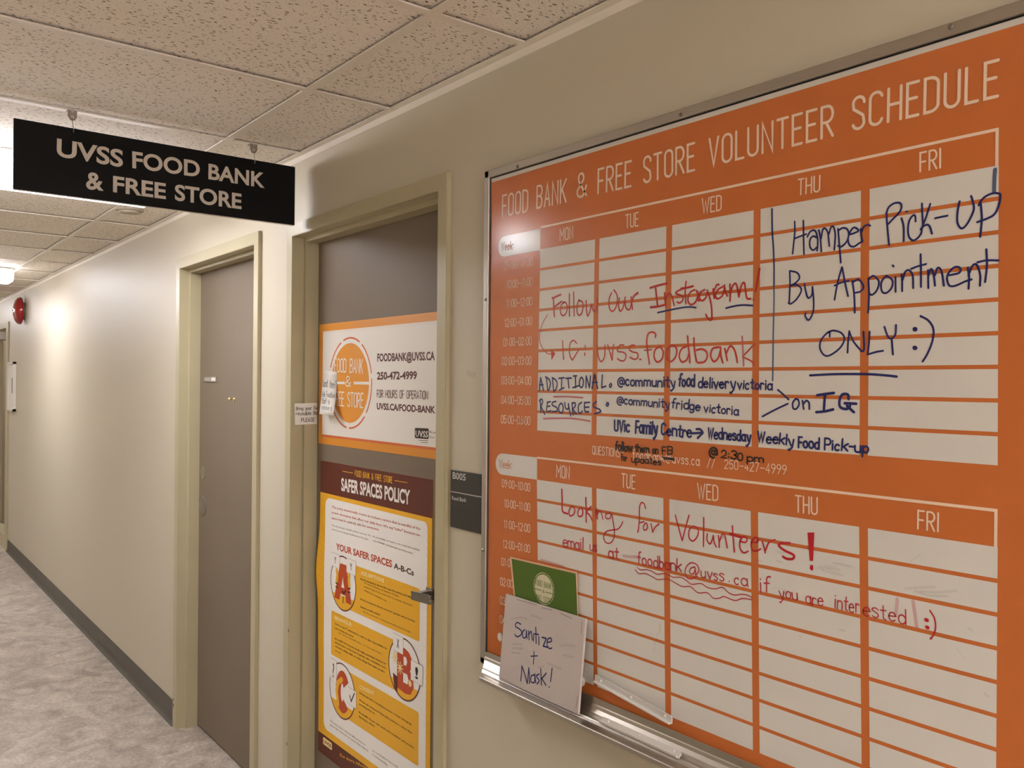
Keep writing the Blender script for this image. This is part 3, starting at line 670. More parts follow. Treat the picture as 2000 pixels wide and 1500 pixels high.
R['p'].trace(1500, 380, 8.333, .0030, "440,440 440,640 405,965;582,425 585,650 592,975;435,720 530,680 630,645;645,690 690,610 750,580 790,620 815,720 815,820 805,915;800,700 740,680 690,740 690,850 740,905 800,860;835,580 860,720 875,930;870,720 900,570 940,555 980,620 995,740 1005,840;1000,640 1030,540 1070,525 1100,640 1095,780 1085,900;1145,560 1160,720 1175,900 1190,1110;1150,590 1220,545 1290,560 1320,640 1290,760 1200,850 1145,835;1350,650 1430,620 1480,590 1440,545 1390,545 1340,620 1310,720 1330,820 1400,850 1480,800 1520,775;1515,560 1525,680 1545,770;1525,620 1570,520 1640,495 1670,510")
R['p'].trace(1700, 320, 7.143, .0030, "230,680 240,860 265,1130;228,700 260,610 340,550 420,550 440,610 400,690 330,760 255,840;440,760 470,880 470,1080;503,668 515,668;635,805 630,730 600,720 550,790 530,900 540,1010 600,1070 670,1030 715,970;725,555 730,700 738,840;840,560 790,720 735,870 715,965;705,915 750,870 800,850 835,880 865,975;910,760 1000,740 1080,725;1250,525 1220,680 1220,820 1270,900 1340,860 1420,720 1450,620 1430,510 1410,450;1545,560 1560,750 1550,900 1538,1020;1515,580 1580,480 1700,415 1790,415 1820,450 1790,600 1730,710 1620,770 1495,815")
R['p'].trace(1500, 480, 4.1667, .0030, "180,205 182,320 175,465;185,205 240,220 260,260 230,300 185,325;185,325 240,320 275,360 240,430 190,472 170,465;300,310 310,370 330,425 360,400 365,340;365,335 375,440 370,540 335,605 308,575 308,548;605,175 570,300 545,440;607,178 630,300 655,410;545,325 600,300 660,285;690,285 705,400 710,545;690,300 740,275 780,330 760,370 705,385;820,265 825,400 818,545;820,275 860,245 905,290 890,360 850,400 825,385;960,250 925,300 930,370 965,385 1010,340 1015,280 975,250 960,250;1040,255 1042,375;1018,160 1026,168;1090,235 1095,300 1095,370;1095,290 1120,215 1150,200 1180,240 1185,345;1245,70 1248,200 1248,335;1168,188 1230,165 1288,150;1305,200 1308,345;1308,250 1330,190 1350,230 1362,325;1362,240 1385,180 1415,210 1435,325;1480,240 1560,220 1565,180 1520,175 1475,220 1460,270 1480,325 1530,325 1610,290 1660,275;1630,180 1640,260 1635,350;1635,240 1670,160 1705,160 1730,240 1728,325;1780,30 1785,160 1770,295;1708,135 1780,120 1880,120")
R['p'].trace(1500, 480, 4.1667, .0030, "505,740 500,700 440,760 425,830 460,890 510,890 590,830 625,760 600,710 540,690 500,700;665,695 655,780 650,870;665,700 700,780 765,860;765,860 785,840 780,700;830,700 825,790 815,885;815,885 880,865 940,855;950,660 980,740 1010,755 1040,720 1045,645;1010,755 1015,820 1020,885;1245,572 1310,610 1350,680 1340,780 1300,880 1262,942")
R['p'].trace(1500, 480, 4.1667, .0065, "1197,678 1203,680;1196,830 1202,832"); R['p'].trace(1500, 480, 4.1667, .0038, "345,1055 550,1045 800,1045 960,1055 1050,1065")
done(R)
R = ink('marker_smear', INKB2, 'faded blue marker strokes')
R['p'].trace(1400, 350, 3.333, .0030, "375,700 375,800 370,1000 368,1180 366,1310"); R['p'].trace(1700, 320, 7.143, .0052, "1745,80 1735,220 1730,400")
done(R)
R = ink('marker_writing', INKB, 'blue marker writing')
p = R['p']
p.trace(1400, 700, 3.333, .0032, "515,265 497,290 500,325 520,328 538,300 532,270 515,265;560,275 568,330;565,300 585,275 603,290 605,330;400,205 430,230 470,268;300,378 380,335 465,295")
p.trace(1400, 700, 3.333, .0044, "655,240 710,232 765,225;708,235 703,290 700,345;650,350 705,345 760,332;860,265 855,235 820,235 802,270 805,315 845,330 870,310;835,292 910,295;850,310 895,350")
p.trace(1040, 700, 7.69, .0036, "128,290 118,380 108,490;128,290 150,380 172,480;110,400 165,395;215,280 225,380 235,480;200,280 250,310 275,370 260,450 235,488;305,290 315,400 325,500;300,290 350,320 378,380 360,460 325,500;400,300 480,290;445,300 440,460;410,475 480,440;505,300 590,295;540,300 553,445;620,265 670,262;650,265 655,440;612,440 700,410;740,285 712,340 715,410 740,440 765,400 768,330 740,285;808,440 812,265;812,265 862,440;862,440 878,265;935,245 900,455;940,245 985,450;905,360 980,360;1055,250 1045,440;1045,440 1108,418;1175,385 1160,410 1178,435 1195,400 1180,375")
p.trace(1040, 700, 7.69, .0034, "120,615 125,700 130,805;108,640 140,610 160,650 130,720;130,720 190,840;235,665 220,740 225,800 280,785;225,660 275,650;225,725 270,715;360,645 310,660 305,700 370,740 370,790 300,800;430,675 400,730 410,800 445,820 465,770 460,700 430,675;490,665 500,740 540,760 545,680;545,680 560,780 580,865;600,665 605,760 615,850;600,680 640,665 650,710 610,760;610,760 665,840;745,660 700,700 695,790 725,825 755,790;790,665 785,740 800,800 850,800;785,665 865,660;790,735 855,730;965,645 920,690 930,730 1010,765 1025,800 935,835;1130,665 1115,700 1135,715 1150,680 1130,665")
def W(pr_, t, bl, br, h, sw=.155, gap=.32): letters(pr_, t, bl, br, (bl[0], bl[1]-h), sw, gap, hand=True)
W(p, '@community', (1205.8, 755.5), (1321, 757), 22); W(p, 'food', (1324, 755), (1358.5, 758), 27); W(p, 'delivery', (1363, 759), (1437.5, 760), 24); W(p, 'victoria', (1440, 760.5), (1509.8, 763), 22)
W(p, '@community', (1204.5, 790.5), (1309.5, 798), 19); W(p, 'fridge', (1311, 798), (1369.5, 804), 21); W(p, 'victoria', (1374.5, 805.5), (1443.5, 812.5), 20)
W(p, 'UVic', (1199.5, 844), (1232, 846), 26); W(p, 'Family', (1240.5, 847.5), (1285.8, 850), 29); W(p, 'Centre', (1291, 851), (1353, 857), 26)
p.trace(1290, 700, 7.69, .0044, "470,1125 560,1120 640,1115;545,1062 600,1065 640,1115 600,1160 565,1198")
W(p, 'Wednesday', (1381.7, 857), (1468, 865), 25); W(p, 'Weekly', (1479, 864), (1552, 873), 24); W(p, 'Food', (1558.5, 876), (1602.5, 879), 26); W(p, 'Pick-up', (1609.5, 879), (1699, 887), 25)
done(R)
R = ink('marker_writing', INKK, 'black marker writing'); p = R['p']
W(p, 'follow', (1201, 880), (1237, 884), 20, .17); W(p, 'them', (1240, 883), (1269, 885.5), 17, .17); W(p, 'on', (1274, 886.5), (1287, 888), 17, .17); W(p, 'FB', (1292.5, 888), (1315, 889.5), 18)
p.pstroke([(1294, 893), (1316, 895.5)], .0024); p.pstroke([(1298, 896.5), (1318, 898)], .0024)
W(p, 'for', (1213, 900), (1226, 901.5), 15); W(p, 'updates', (1233, 903.5), (1293, 910), 16)
W(p, '@', (1384, 893.5), (1403, 895), 24); W(p, '2:30', (1408, 895), (1453, 901), 18); W(p, 'pm', (1459, 902), (1494, 905), 18)
done(R)
R = ink('marker_writing', INKR2, 'crimson marker writing'); p = R['p']
p.trace(1040, 900, 5.5556, .0044, "322,310 325,430 330,545 385,575")
p.trace(1040, 900, 5.5556, .0034, "430,495 400,540 410,595 450,580 462,525 430,495;525,510 497,550 505,600 540,595 550,545 525,510;583,400 585,530 587,665;640,495 600,540 590,560;590,560 625,590 655,650")
p.trace(1040, 900, 5.5556, .0027, "690,540 695,620;705,520 708,630;708,580 735,540 755,580 768,632;845,565 800,580 800,620 840,625 858,580;862,575 875,640 890,740 890,830 850,890 800,885 775,830 800,770 870,750 930,740 965,700 982,660;1232,518 1215,465 1185,455 1165,510 1165,620 1155,730 1145,775;1165,672 1215,660;1235,675 1208,710 1215,750 1245,740 1250,695 1235,675;1290,680 1300,730 1308,775;1308,775 1335,720 1375,685")
p.trace(1290, 960, 6.06, .0028, "180,280 220,430 262,580;262,580 300,430 342,280;395,410 345,460 345,550 390,585 440,530 450,450 395,410;517,310 515,480 513,650;560,500 555,570 590,620 620,560 630,520;630,520 640,600 665,655;690,520 700,600 700,660;700,600 740,500 770,540 795,665;855,405 865,560 880,715;950,590 1010,600 1030,560 990,530 945,590 950,680 990,725 1045,705;1085,600 1150,600 1160,560 1120,545 1080,600 1085,680 1130,705 1190,680;1210,590 1230,660 1245,725;1245,700 1290,600 1360,570")
p.trace(1290, 960, 6.06, .0042, "830,500 900,525 960,540;1535,610 1440,610 1405,640 1480,700 1580,750 1570,795 1500,795 1455,770")
for q in ("1745,485 1825,483 1812,820 1772,820", "1778,868 1812,870 1814,925 1792,938 1770,910"):
    p.poly([BRDP.px(1290+float(a.split(',')[0])/6.06, 960+float(a.split(',')[1])/6.06) for a in q.split()][::-1])
p.trace(920, 850, 3.333, .0018, "1085,860 1105,875 1150,875 1190,890 1215,905 1260,900 1300,915 1320,925 1370,925 1410,950 1440,970 1500,965 1540,990 1590,1000 1640,990 1680,1025 1720,1040 1760,1035 1800,1040 1830,1055;1072,875 1095,900 1140,900 1190,925 1220,940 1280,935 1330,960 1380,985 1430,985 1480,1025 1540,1025 1580,1060 1620,1060 1650,1050 1700,1070 1730,1075 1770,1062 1830,1070")
W(p, 'email', (1099.4, 1068), (1141, 1076), 25, .10); W(p, 'us', (1152, 1076), (1167, 1079), 22, .10); W(p, 'at', (1188.5, 1090), (1210, 1093.5), 25, .11)
W(p, 'foodbank', (1245.2, 1102), (1333, 1119), 26, .10)
p.trace(1040, 900, 5.5556, .0022, "1760,1150 1720,1170 1710,1210 1745,1230 1770,1180 1765,1150;1765,1150 1775,1210 1775,1240 1810,1190 1790,1130 1730,1105 1680,1140 1660,1200 1680,1265 1730,1280 1790,1250")
W(p, 'uvss', (1369.5, 1129), (1415, 1136), 25, .09); W(p, '.', (1423, 1136.5), (1427, 1137), 25, .1); W(p, 'ca', (1434, 1142), (1461, 1147), 25, .09)
W(p, 'if', (1484, 1157), (1507, 1160), 33, .08); W(p, 'you', (1522, 1168), (1560, 1173), 26, .09); W(p, 'are', (1574, 1181), (1610, 1186), 28, .08)
W(p, 'inter', (1630, 1189), (1681, 1200), 32, .07); W(p, 'ested', (1685, 1202), (1772, 1220), 32, .07)
p.trace(1460, 1100, 5, .0056, "1748,553 1756,556;1757,625 1763,628"); p.trace(1460, 1100, 5, .0022, "1785,460 1830,540 1840,630 1820,700 1790,738")
done(R)
R = ink('marker_smear', SMP, 'wiped pink marker smears'); R['p'].h = .0009
R['p'].trace(1460, 1100, 5, .0055, "1620,370 1635,480 1655,620;1465,350 1462,400 1450,500"); R['p'].trace(1040, 900, 5.5556, .006, "990,1030 1060,1040 1130,1040;100,1075 250,1120 340,1150"); done(R)
R = ink('marker_smear', SMG, 'grey wiped smudges and scratches'); R['p'].h = .0009
R['p'].trace(1400, 1050, 3.333, .0035, "1230,330 1320,325 1420,320;1330,350 1440,355 1560,345;1290,345 1380,375 1500,380;660,190 760,200 800,210;690,210 760,230 820,245;760,165 820,175 880,190;270,150 300,155;390,150 430,160;400,90 420,100 440,95;800,600 830,605;540,640 550,645;1745,1015 1765,1030;1640,590 1660,600")
R['p'].trace(1400, 1050, 3.333, .0016, "700,180 780,188;720,200 800,226;1260,160 1330,105;330,290 350,285;370,325 410,330 470,350;640,200 700,205;1565,720 1620,790")
R['p'].trace(920, 1200, 4.1667, .0022, "1545,85 1540,120 1530,150 1515,180 1500,230 1490,300")
R['p'].trace(920, 850, 3.333, .0016, "712,340 706,360;905,960 905,1000;1225,1225 1240,1290;440,780 450,785;660,620 664,650"); done(R)

# tray
tr = MB()
prof = [(1.2272, -.648), (1.2264, -.660), (1.2252, -.662), (1.2235, -.668), (1.218, -.675), (1.211, -.6805), (1.2065, -.683), (1.205, -.6815), (1.2035, -.683), (1.199, -.6865), (1.194, -.688), (1.188, -.6885), (1.1835, -.689), (1.1825, -.6875), (1.1785, -.6875), (1.1775, -.689), (1.1775, -.697), (1.1800, -.6975), (1.1815, -.692), (1.2, -.690), (1.218, -.682), (1.2272, -.672)]
n = len(prof)
for k, xx in enumerate((-1.652, BR+.012)):
    for (y, z) in prof: tr.v.append(Vector((xx+((yf-y)*.92 if k == 0 else 0), y, EYE+z)))
tr.f += [(i, (i+1) % n, (i+1) % n+n, i+n) for i in range(n)]+[tuple(range(n))[::-1], tuple(range(n, 2*n))]
tr.build('marker_tray', ALU, rt)
for p in ((960.8, 1298), (1179, 1394)):
    o = fp.w(fp.px(*p)); MB().lathe(o, (0, -1, 0), [(.0045, -.001), (.0045, .0012), (.002, .0026)], 14).build('screw', STEEL, rt)

# ================================================================== small things on the tray
c = [at(974, 1326.5, 1.1985), at(1128.8, 1396, 1.1985), at(1143.7, 1208.9, 1.2205), at(988, 1159.7, 1.2205)]
sb = PL(c[0], c[1]-c[0], c[3]-c[0]); 
rt = thing('small_whiteboard', (c[0]+c[1])/2, 'small handheld white board reading Sanitize + Mask! leaning on the tray', 'whiteboard')
MB().prism(c, sb.N*-.0055).build('board_core', SBW, rt, bevel=.0007)
pr = Print(sb, .0004)
pr.trace(960, 1080, 4.6875, .0030, "275,650 240,635 225,670 270,700 280,740 240,765 220,745;310,700 290,720 295,770 320,765 325,710;325,705 332,780;345,710 350,790;350,740 370,715 378,790;393,740 390,800;413,675 415,820;395,735 440,740;440,760 440,835;520,810 555,800 550,770 525,780 515,830 535,865 560,860")
pr.trace(960, 1080, 4.6875, .0036, "470,765 510,775;510,775 480,845;480,845 522,855"); pr.trace(960, 1080, 4.6875, .0026, "395,895 388,1010;365,940 425,935")
pr.trace(960, 1080, 4.6875, .0030, "270,1165 278,1090 282,1030;282,1030 300,1080 318,1140 330,1190;330,1190 340,1100 345,1045;345,1045 350,1120 350,1190;395,1110 368,1120 365,1170 395,1175 400,1100;400,1105 408,1180;440,1100 415,1120 440,1160 420,1190;455,1050 460,1200;505,1090 465,1140;465,1140 502,1200;560,1045 545,1165;530,1213 532,1218")
pr.build('marker_writing', mat('ink_blue_board', (30, 40, 104), .5), rt, True)
pr = Print(sb, .0003); pr.trace(960, 1080, 4.6875, .005, "190,600 280,590 330,600;370,565 420,580 470,600;200,830 280,835;200,870 290,870;190,910 260,915;640,840 700,830 770,835;660,920 760,940;430,1040 480,1030;640,1050 520,1000")
pr.build('smudge', SMG, rt, True)
pr = Print(sb, .0003); pr.trace(960, 1080, 4.6875, .0012, "240,425 420,470;470,495 560,515;640,540 750,590;840,610 830,720;90,1145 260,1230 460,1320 745,1440;795,1290 775,1400", ); pr.build('scuffed_edge', mat('scuff', (120, 112, 106), .6), rt, True)
# green card (behind the small board)
cg = [at(995.6, 1087.2, 1.229), at(1126, 1117, 1.229), at(1128.8, 1202.4, 1.229), at(1002.8, 1161.6, 1.229)]
k = 2.85
g3 = cg[0]+(cg[3]-cg[0])*k*.96; g2 = cg[1]+(cg[2]-cg[1])*k; g3.x = -1.515; g2.x = -1.318; g3.z = g2.z = EYE-.655
rt = thing('green_card', (g3+g2)/2, 'green card with the round cream food bank emblem behind the small board', 'card')
gp = PL((0, 1.229, EYE), (1, 0, 0), (0, 0, 1))
MB().prism([g3, g2, cg[1], cg[0]], (0, .0015, 0)).build('card_sheet', CEDGE, rt)
pr = Print(gp, .0004)
tl = gp.px(999.5, 1091); tr_ = gp.px(1124.5, 1120.5); pr.poly([(g3.x+.004, g3.z-EYE), (g2.x-.001, g2.z-EYE), (cg[2].x-.001, cg[2].z-EYE), tr_, tl, (gp.px(1006, 1161)[0], gp.px(1006, 1161)[1])]); pr.build('card_print', GREEN, rt)
cc = gp.px(1062.5, 1149.5); r = .0345
pr = Print(gp, .0007)
for a in range(5): pr.stroke(circ(gp, cc, r, 16, a*72+8, a*72+74), .0016)
pr.poly(circ(gp, cc, r*.90)); pr.build('emblem', CREAM, rt)
pr = Print(gp, .0010)
gpx = lambda x, y: (960+x/4.6875, 1080+y/4.6875)
letters(pr, 'FOOD BANK', gpx(402, 290), gpx(552, 335), gpx(402, 238), .09, .35); letters(pr, 'FREE STORE', gpx(402, 425), gpx(560, 470), gpx(402, 375), .09, .35); letters(pr, '&', gpx(470, 362), gpx(490, 367), gpx(470, 335), .14)
pr.pstroke([gpx(382, 320), gpx(458, 343)], .0016); pr.pstroke([gpx(502, 357), gpx(585, 382)], .0016); pr.build('emblem_lettering', GREEN, rt)
# magnets
for i, (p, lb) in enumerate((((1136.5, 1330.5), 'white round magnet peeking out beside the right edge of the small board'), ((979, 1244), 'white round magnet peeking out beside the left edge of the small board'))):
    o = BRDP.w(BRDP.px(*p), .0006); m = MB().lathe(o, (0, -1, 0), [(.0100, 0), (.0100, .003), (.0085, .0042)], 24)
    tag(m.build('magnet', WPL), lb, 'magnet', 'round white magnets')
# acrylic strips
def strip(a, b, up, out, lab, par=None):
    L = (b-a); u = L.normalized(); up = Vector(up); up = (up-u*up.dot(u)).normalized(); nn = u.cross(up)
    if nn.dot(Vector((0, -1, .2))) < 0: nn = -nn
    rt = thing('acrylic_strip', a, lab, 'acrylic strip', 'clear acrylic strips')
    m = MB(); w_ = .0155
    m.prism([a, a+up*w_, a+up*w_+L-u*.004, a+up*(w_-.004)+L, a+L+up*.001, a+L-u*.003], nn*.002)
    m.build('strip_body', ACRYL, rt)
    m = MB(); q = a+nn*.002; m.prism([q, q+up*.0022, q+up*.0022+L*.985, q+L*.985], nn*.005); m.build('strip_ledge', ACRYL, rt)
    for t in (.09, .50, .92):
        MB().lathe(a+L*t+up*w_*.62+nn*.002, nn, [(.0026, 0), (.0024, .0014), (.001, .0022)], 12).build('adhesive_dot', WPL, rt, smooth=True)
strip(at(1162.5, 1331, 1.227), at(1313, 1415, 1.216), (0, 0, 1), 1, 'clear acrylic strip stuck slanting on the lower edge of the orange schedule')
strip(at(1171, 1412, 1.202), at(1325, 1483, 1.202), (0, .90, .55), 1, 'clear acrylic strip lying in the marker tray')

# ================================================================== wall things
# room plaque
yp = 1.2395; pp = PL((0, yp, EYE), (1, 0, 0), (0, 0, 1))
a = pp.px(880, 917.5); b = pp.px(939.5, 925); e = pp.px(879.3, 1028.5); s1 = pp.px(879.5, 959.5)
rt = thing('room_plaque', pp.w(e), 'dark slate room plaque reading B005 Food Bank beside the near door', 'sign')
xl_, xr_ = a[0], pp.px(939.5, 985)[0]
MB().box((xl_, yp, EYE+s1[1]+.0012), (xr_, YW, EYE+a[1])).build('number_panel', SLATE, rt, bevel=.0006)
MB().box((xl_, yp, EYE+e[1]), (xr_, YW, EYE+s1[1]-.0012)).build('name_panel', SLATE, rt, bevel=.0006)
MB().box((xl_, yp+.0005, EYE+s1[1]-.0014), (xr_, YW, EYE+s1[1]+.0014)).build('divider', SILV, rt)
pr = Print(pp, .0003)
ftext(pr, 'B005', (884.2, 934.8), (909.6, 939), (884.2, 921), bold=.012, res=3); ftext(pr, 'Food Bank', (883, 976), (910.8, 980.8), (883, 968), bold=.012, res=2)
pr.build('lettering', PLT, rt)
pr = Print(pp, .0003)
for p in ((929, 932), (929, 935), (932, 936), (934, 934), (936, 935), (936, 938), (938, 936)): pr.poly(circ(pp, pp.px(*p), .0007, 8))
z = pp.px(880, 983)[1]; pr.poly([(xl_, z-.0004), (xr_, z-.0004), (xr_, z+.0002), (xl_, z+.0002)]); pr.build('braille', mat('braille_grey', (84, 82, 74), .5), rt)
# tape
q = [WALLP.w(WALLP.px(*p), .0003) for p in ((911.5, 722), (929, 728), (929, 739.5), (911, 733))]
tag(MB().prism(q[::-1], (0, -.0003, 0)).build('tape_piece', TAPE), 'small scrap of clear tape on the wall beside the board', 'tape')
# bell
bc = Vector((-8.44, YW, EYE+.594))
rt = thing('fire_bell', bc, 'round red fire alarm bell high on the far wall', 'bell')
MB().lathe(bc, (0, -1, 0), [(.075, 0), (.075, .022), (.06, .026)], 32).build('back_plate', ZINC, rt)
MB().lathe(bc, (0, -1, 0), [(.112, .020), (.119, .024), (.119, .034), (.112, .052), (.092, .068), (.055, .080), (.02, .085), (.005, .086)], 48).build('gong', RED, rt, smooth=True)
MB().lathe(bc+Vector((0, -.085, 0)), (0, -1, 0), [(.010, 0), (.010, .004), (.005, .007)], 16).build('centre_nut', STEEL, rt)
# framed notice
rt = thing('notice_frame', (-8.93, YW, EYE-.07), 'white framed notice with a small dark picture on the far wall', 'picture frame')
xa, xb, za, zb = -9.17, -8.84, EYE-.292, EYE+.158
m = MB()
for q in (((xa, za), (xb, za+.02)), ((xa, zb-.02), (xb, zb)), ((xa, za), (xa+.02, zb)), ((xb-.02, za), (xb, zb))): m.box((q[0][0], YW-.026, q[0][1]), (q[1][0], YW, q[1][1]))
m.build('frame', WPL, rt); MB().box((xa+.02, YW-.012, za+.02), (xb-.02, YW, zb-.02)).build('notice_sheet', P1W, rt)
MB().box((xb-.16, YW-.0135, EYE-.13), (xb-.05, YW-.0115, EYE+.01)).build('picture', mat('picture_dark', (96, 92, 88), .5), rt)

# ================================================================== posters on the near door
def rect(pr, x0, z0, x1, z1): return pr.poly([(x0, z0), (x1, z0), (x1, z1), (x0, z1)])
# banner
zt, zb_ = .2018, -.2165; xl = -2.7775; xr = -1.958
rt = thing('contact_banner', (-2.37, YD, EYE+zb_), 'orange bordered white banner with emblem, phone number and web address on the near door', 'poster')
m = MB().box((xl, YD-.0012, EYE+zb_), (xr, YD, EYE+zt)); m.build('banner_sheet', P1O, rt)
BP = PL((0, YD-.0012, EYE), (1, 0, 0), (0, 0, 1))
pr = Print(BP, .0002); a = BP.px(631, 648); c = BP.px(629.5, 848); rect(pr, a[0], c[1], xr+.02, a[1]+.001)
pr.mb.v = [Vector((min(v.x, xr-.018), v.y, v.z)) for v in pr.mb.v]; pr.build('banner_print', P1W, rt)
pr = Print(BP, .0003); rect(pr, a[0], c[1]-.0085, xr-.018, c[1]-.001); pr.new()
x = xl+.004
cc = BP.px(683, 748); R0 = abs(BP.px(683, 660)[1]-cc[1])
for k in range(7): pr.stroke(circ(BP, cc, R0, 12, k*360/7+12, k*360/7+57), .0060, cap=False)
pr.build('banner_lines', P1L, rt)
pr = Print(BP, .00035)
x = xl+.01
while x < xr-.03:
    pr.stroke([(x, zt-.034), (x+.016, zt-.006)], .0006, cap=False); pr.stroke([(x, zb_+.004), (x+.012, zb_+.024)], .0006, cap=False); x += .0135
pr.build('banner_hatching', mat('banner_hatch', (206, 130, 40), .5), rt)
pr = Print(BP, .0003); pr.poly(circ(BP, cc, R0*.885)); pr.build('emblem', P1O, rt)
pr = Print(BP, .0006); B5 = lambda x, y: (560+x/5, 580+y/5)
letters(pr, 'FOOD BANK', B5(465, 735), B5(745, 750), B5(465, 597), .085, .38); letters(pr, 'FREE STORE', B5(450, 1060), B5(750, 1088), B5(450, 918), .085, .34); letters(pr, '&', B5(572, 875), B5(628, 880), B5(572, 768), .11)
z0 = cc[1]; t = .0045; w_ = R0*.885
pr.poly([(cc[0]-w_, z0-t), (cc[0]-.034, z0-t), (cc[0]-.034, z0+t), (cc[0]-w_, z0+t)]); pr.poly([(cc[0]+.030, z0-t), (cc[0]+w_, z0-t), (cc[0]+w_, z0+t), (cc[0]+.030, z0+t)])
pr.build('emblem_lettering', P1W, rt)
pr = Print(BP, .0004)
ftext(pr, 'FOODBANK@UVSS.CA', B5(885, 632), B5(1447, 618), B5(885, 549), bold=.035, res=3)
ftext(pr, '250-472-4999', B5(883, 808), B5(1272, 804), B5(883, 729), bold=.035, res=3)
letters(pr, 'FOR HOURS OF OPERATION:', B5(880, 985), B5(1392, 1003), B5(880, 905), .11, .36, cap=False)
ftext(pr, 'UVSS.CA/FOOD-BANK', B5(880, 1098), B5(1450, 1138), B5(880, 1030), bold=.035, res=3)
pr.build('banner_lettering', MAROON, rt)
pr = Print(BP, .0004); q = [BP.px(*B5(*p)) for p in ((1252, 1278), (1388, 1284), (1388, 1390), (1252, 1378))]
pr.poly(rrect(BP, q[0], q[1], q[2], q[3], .006)[::-1])
ftext(pr, 'Run by', B5(1398, 1330), B5(1520, 1340), B5(1398, 1305)); ftext(pr, 'for students', B5(1398, 1380), B5(1600, 1396), B5(1398, 1352))
for y in (1400, 1420): pr.pstroke([B5(1290+(y-1400), y), B5(1380, y+4)], .0014, smooth=False)
pr.build('logo', INKK, rt); pr = Print(BP, .0006); ftext(pr, 'UVSS', B5(1260, 1366), B5(1382, 1374), B5(1260, 1300), bold=.02); pr.build('logo_lettering', P1W, rt)
for o in list(rt.children):                    # nothing may run past the sheet
    for v in o.data.vertices:
        v.co.x = min(v.co.x, xr-.0005-rt.location.x)

# safer spaces poster
def warp(uv):
    u = (uv[0]+2.758)/.72; v = uv[1]
    e = max(0, 1-u/.10)
    return .013*e*e*math.exp(-((v+.655)/.10)**2)+.004*e*math.exp(-((v+.86)/.12)**2)+.0
xl, xr = -2.7585, -2.0385; zt, zb2 = -.2758, -1.2935
rt = thing('policy_poster', (-2.4, YD, EYE+zb2), 'tall yellow and maroon poster headed SAFER SPACES POLICY on the near door', 'poster')
PP = PL((0, YD-.0014, EYE), (1, 0, 0), (0, 0, 1))
m = Print(PP, 0, warp); m.grid([(xl, zt), (xr, zt), (xr, zb2), (xl, zb2)], 40, 80)
sheet = m.build('poster_sheet', YEL, rt); sm = sheet.modifiers.new('thick', 'SOLIDIFY'); sm.thickness = .0008; sm.offset = -1
zh = PP.px(629.3, 961.3)[1]; zf = PP.px(625.7, 1429.7)[1]
pr = Print(PP, .0003, warp); pr.grid([(xl, zt), (xr, zt), (xr, zh), (xl, zh)], 12, 4); pr.build('poster_header', MARH, rt); pr = Print(PP, .0003, warp); pr.grid([(xl, zf), (xr, zf), (xr, zb2), (xl, zb2)], 12, 4); pr.build('poster_footer', MARH, rt)
xa, xb = PP.px(637, 1020)[0]-.006, PP.px(835.5, 1013.6)[0]+.0; za = PP.px(640, 972)[1]; zc = PP.px(640, 1427)[1]
pr = Print(PP, .0003, warp)
pr.poly([(xa+.03, za), (xa+.03, zc), (xb-.02, zc)]+[(xb-.02+.02*math.sin(t), zc+.02-.02*math.cos(t)) for t in (.4, .8, 1.2, 1.57)]+[(xb, za-.02)]+[(xb-.02+.02*math.cos(t), za-.02+.02*math.sin(t)) for t in (.4, .8, 1.2, 1.57)])
pr.grid([(xa, za-.03), (xa+.03, za-.03), (xa+.03, zc+.03), (xa, zc+.03)], 6, 80)
for s_, z_ in ((1, za-.03), (-1, zc+.03)): pr.poly([(xa+.03, z_)]+[(xa+.03-.03*math.cos(t), z_+s_*.03*math.sin(t)) for t in (0, .3, .6, .9, 1.2, 1.57)])
pr.build('poster_panel', P2W, rt)
pr = Print(PP, .0004, warp)
z = zh-.02
while z > zf+.02:
    pr.stroke([(xr-.029, z), (xr-.002, z-.022)], .0008, cap=False); pr.stroke([(xl+.002, z), (xa-.003, z-.018)], .0008, cap=False); z -= .022
pr.build('poster_hatching', YEL2, rt)
Q6 = lambda x, y: (560+x/4.6875, 860+y/4.6875); Q7 = lambda x, y: (560+x/4.4125, 1160+y/4.4125)
pr = Print(PP, .0006); ftext(pr, 'SAFER SPACES POLICY', Q6(500, 462), Q6(1130, 592), Q6(500, 336), bold=.03, res=3); pr.build('poster_title', PAPER, rt)
pr = Print(PP, .0006); letters(pr, 'FOOD BANK & FREE STORE', Q6(625, 330), Q6(970, 396), Q6(625, 272), .11, .34, cap=False)
pr.pstroke([Q6(515, 283), Q6(608, 300)], .0018); pr.pstroke([Q6(990, 368), Q6(1105, 388)], .0018); ftext(pr, 'For more information', Q7(462, 1402), Q7(760, 1545), size_y=.012, bold=.01); pr.build('poster_subtitle', YEL, rt)
pr = Print(PP, .0006)
for t, a, b, h in (('This policy intentionally creates an inclusive service that is mindful of the', (415, 618), (1225, 822), .0085), ('power structures that affect our daily lives. We say "safer" because no', (415, 668), (1222, 880), .0085), ('space may be entirely safe for everyone.', (413, 718), (848, 828), .0085)): ftext(pr, t, Q6(*a), Q6(*b), size_y=h, bold=.012)
ftext(pr, 'YOUR SAFER SPACES', Q6(452, 1000), Q6(965, 1166), Q6(452, 936), bold=.03, res=3)
pr.build('poster_red_text', PRED, rt)
